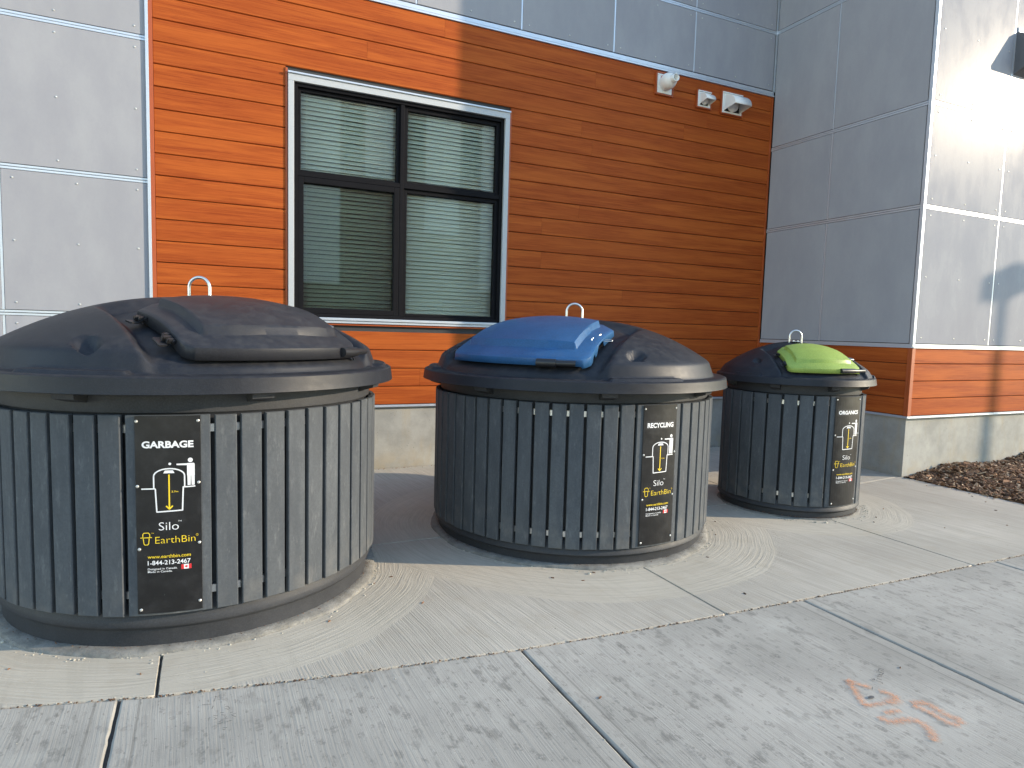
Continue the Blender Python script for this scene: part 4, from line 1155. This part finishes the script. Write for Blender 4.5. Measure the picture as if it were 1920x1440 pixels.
    mb = MB(); mb.tube(pts[:5], .025*sc**.5, 14); mb.tube(pts[4:], .018*sc**.5, 14)
    a = ha+radians(P['bar0']+(P['bar1']-P['bar0'])*.5); 
    mb.build('handle', 'black_plastic', hat)
    # latch wire and rivets on the right side
    p = on_hatch(1, .52, -.020); tv = (on_hatch(1, .57)-on_hatch(1, .47)).normalized(); mb = MB()
    q = [p+E3u*a_+tv*b_ for a_, b_ in ((0, -.016), (.058, -.016), (.066, -.008), (.066, .008), (.058, .016), (0, .016))]
    mb.tube(q, .0028, 8); mb.build('latch_wire', 'steel', hat)
    for s_, t in ((.90, .60), (.90, .64), (.94, .46), (.94, .49)):
        mb = MB(); p = on_hatch(s_, t, .0); mb.cyl(p-Vector((0, 0, .004)), p+Vector((0, 0, .004)), .0065, .005, 12); mb.build('rivet', 'steel', hat)
    # lifting loop
    lz = z1-.006; w = P['lw']/2; h = P['lh']; mb = MB()
    pts = [(-w, 0, lz-.02), (-w, 0, lz+h-w)]+[(-w*cos(t), 0, lz+h-w+w*sin(t)) for t in [PI*k/14 for k in range(1, 14)]]+[(w, 0, lz+h-w), (w, 0, lz-.02)]
    tw = P['ltw']; pts = [(x*cos(tw), x*sin(tw), z) for x, y, z in pts]
    mb.tube(pts, .0085, 14); lo = mb.build('lifting_loop', 'steel', root)
    mb = MB()
    mb.box(-w*.62, w*.62, -.026, .026, lz+.001, lz+.008, .002)
    for xx in (-w*.35, w*.35): mb.cyl((xx, -.004, lz+.006), (xx, -.004, lz+.016), .009, .009, 6, smooth=False)
    mb.map(lambda q: Vector((q.x*cos(tw)-q.y*sin(tw), q.x*sin(tw)+q.y*cos(tw), q.z))); mb.build('loop_plate', 'steel', lo)
    return root

COMMON = dict(plaque=False, hs=1.0, rhb=.985, vt=.22, hu0=.45, hu1=.52, pd=.070, lift=.016, skirt=.058, dimp=50, bw=11, ltw=-.44)
make_bin(0, 'GARBAGE', '2.7m', 'large round bin with a black hatch and a GARBAGE sign, nearest the camera',
    dict(COMMON, rs=.964, zt=1.047, zb=.172, rb=.918, rr=1.064, zr=1.144, zf=1.218, rhb=1.005, z0=1.327, z1=1.581, R=.921, n=2.26,
         sign=-97.2, back=10.4, nsl=53, hw=.1265, hatch=-64, hmat='hatch_black', lug=-75, bar0=19, bar1=36, hu0=.475, hu1=.488, dimp=55, dr=.965, pw=.018, lw=.115, lh=.118))
make_bin(1, 'RECYCLING', '2.7m', 'large round bin with a blue hatch and a RECYCLING sign, in the middle',
    dict(COMMON, plaque=True, rs=1.020, zt=1.015, zb=.120, rb=.985, rr=1.115, zr=1.092, zf=1.160, rhb=.99, z0=1.268, z1=1.545, R=.975, n=2.4,
         sign=-87.4, back=10.2, nsl=57, hw=.130, dimp=52, skirt=.046, lift=.012, hatch=-146.5, hmat='hatch_blue', lug=-108, bar0=13, bar1=27, lw=.118, lh=.118))
make_bin(2, 'ORGANICS', '2.7m', 'small round bin with a green hatch and an ORGANICS sign, farthest right',
    dict(COMMON, plaque=True, rs=.573, zt=.995, zb=.103, rb=.553, rr=.645, zr=1.079, zf=1.134, z0=1.195, z1=1.418, R=.575, n=1.95,
         sign=-90.5, back=18.6, nsl=27, hw=.1375, hatch=-110, hmat='hatch_green', lug=-106, bar0=8, bar1=36, lw=.105, lh=.10, dimp=63, bw=9, pd=.045, hu0=.42, hu1=.52, skirt=.038, dr=.86))
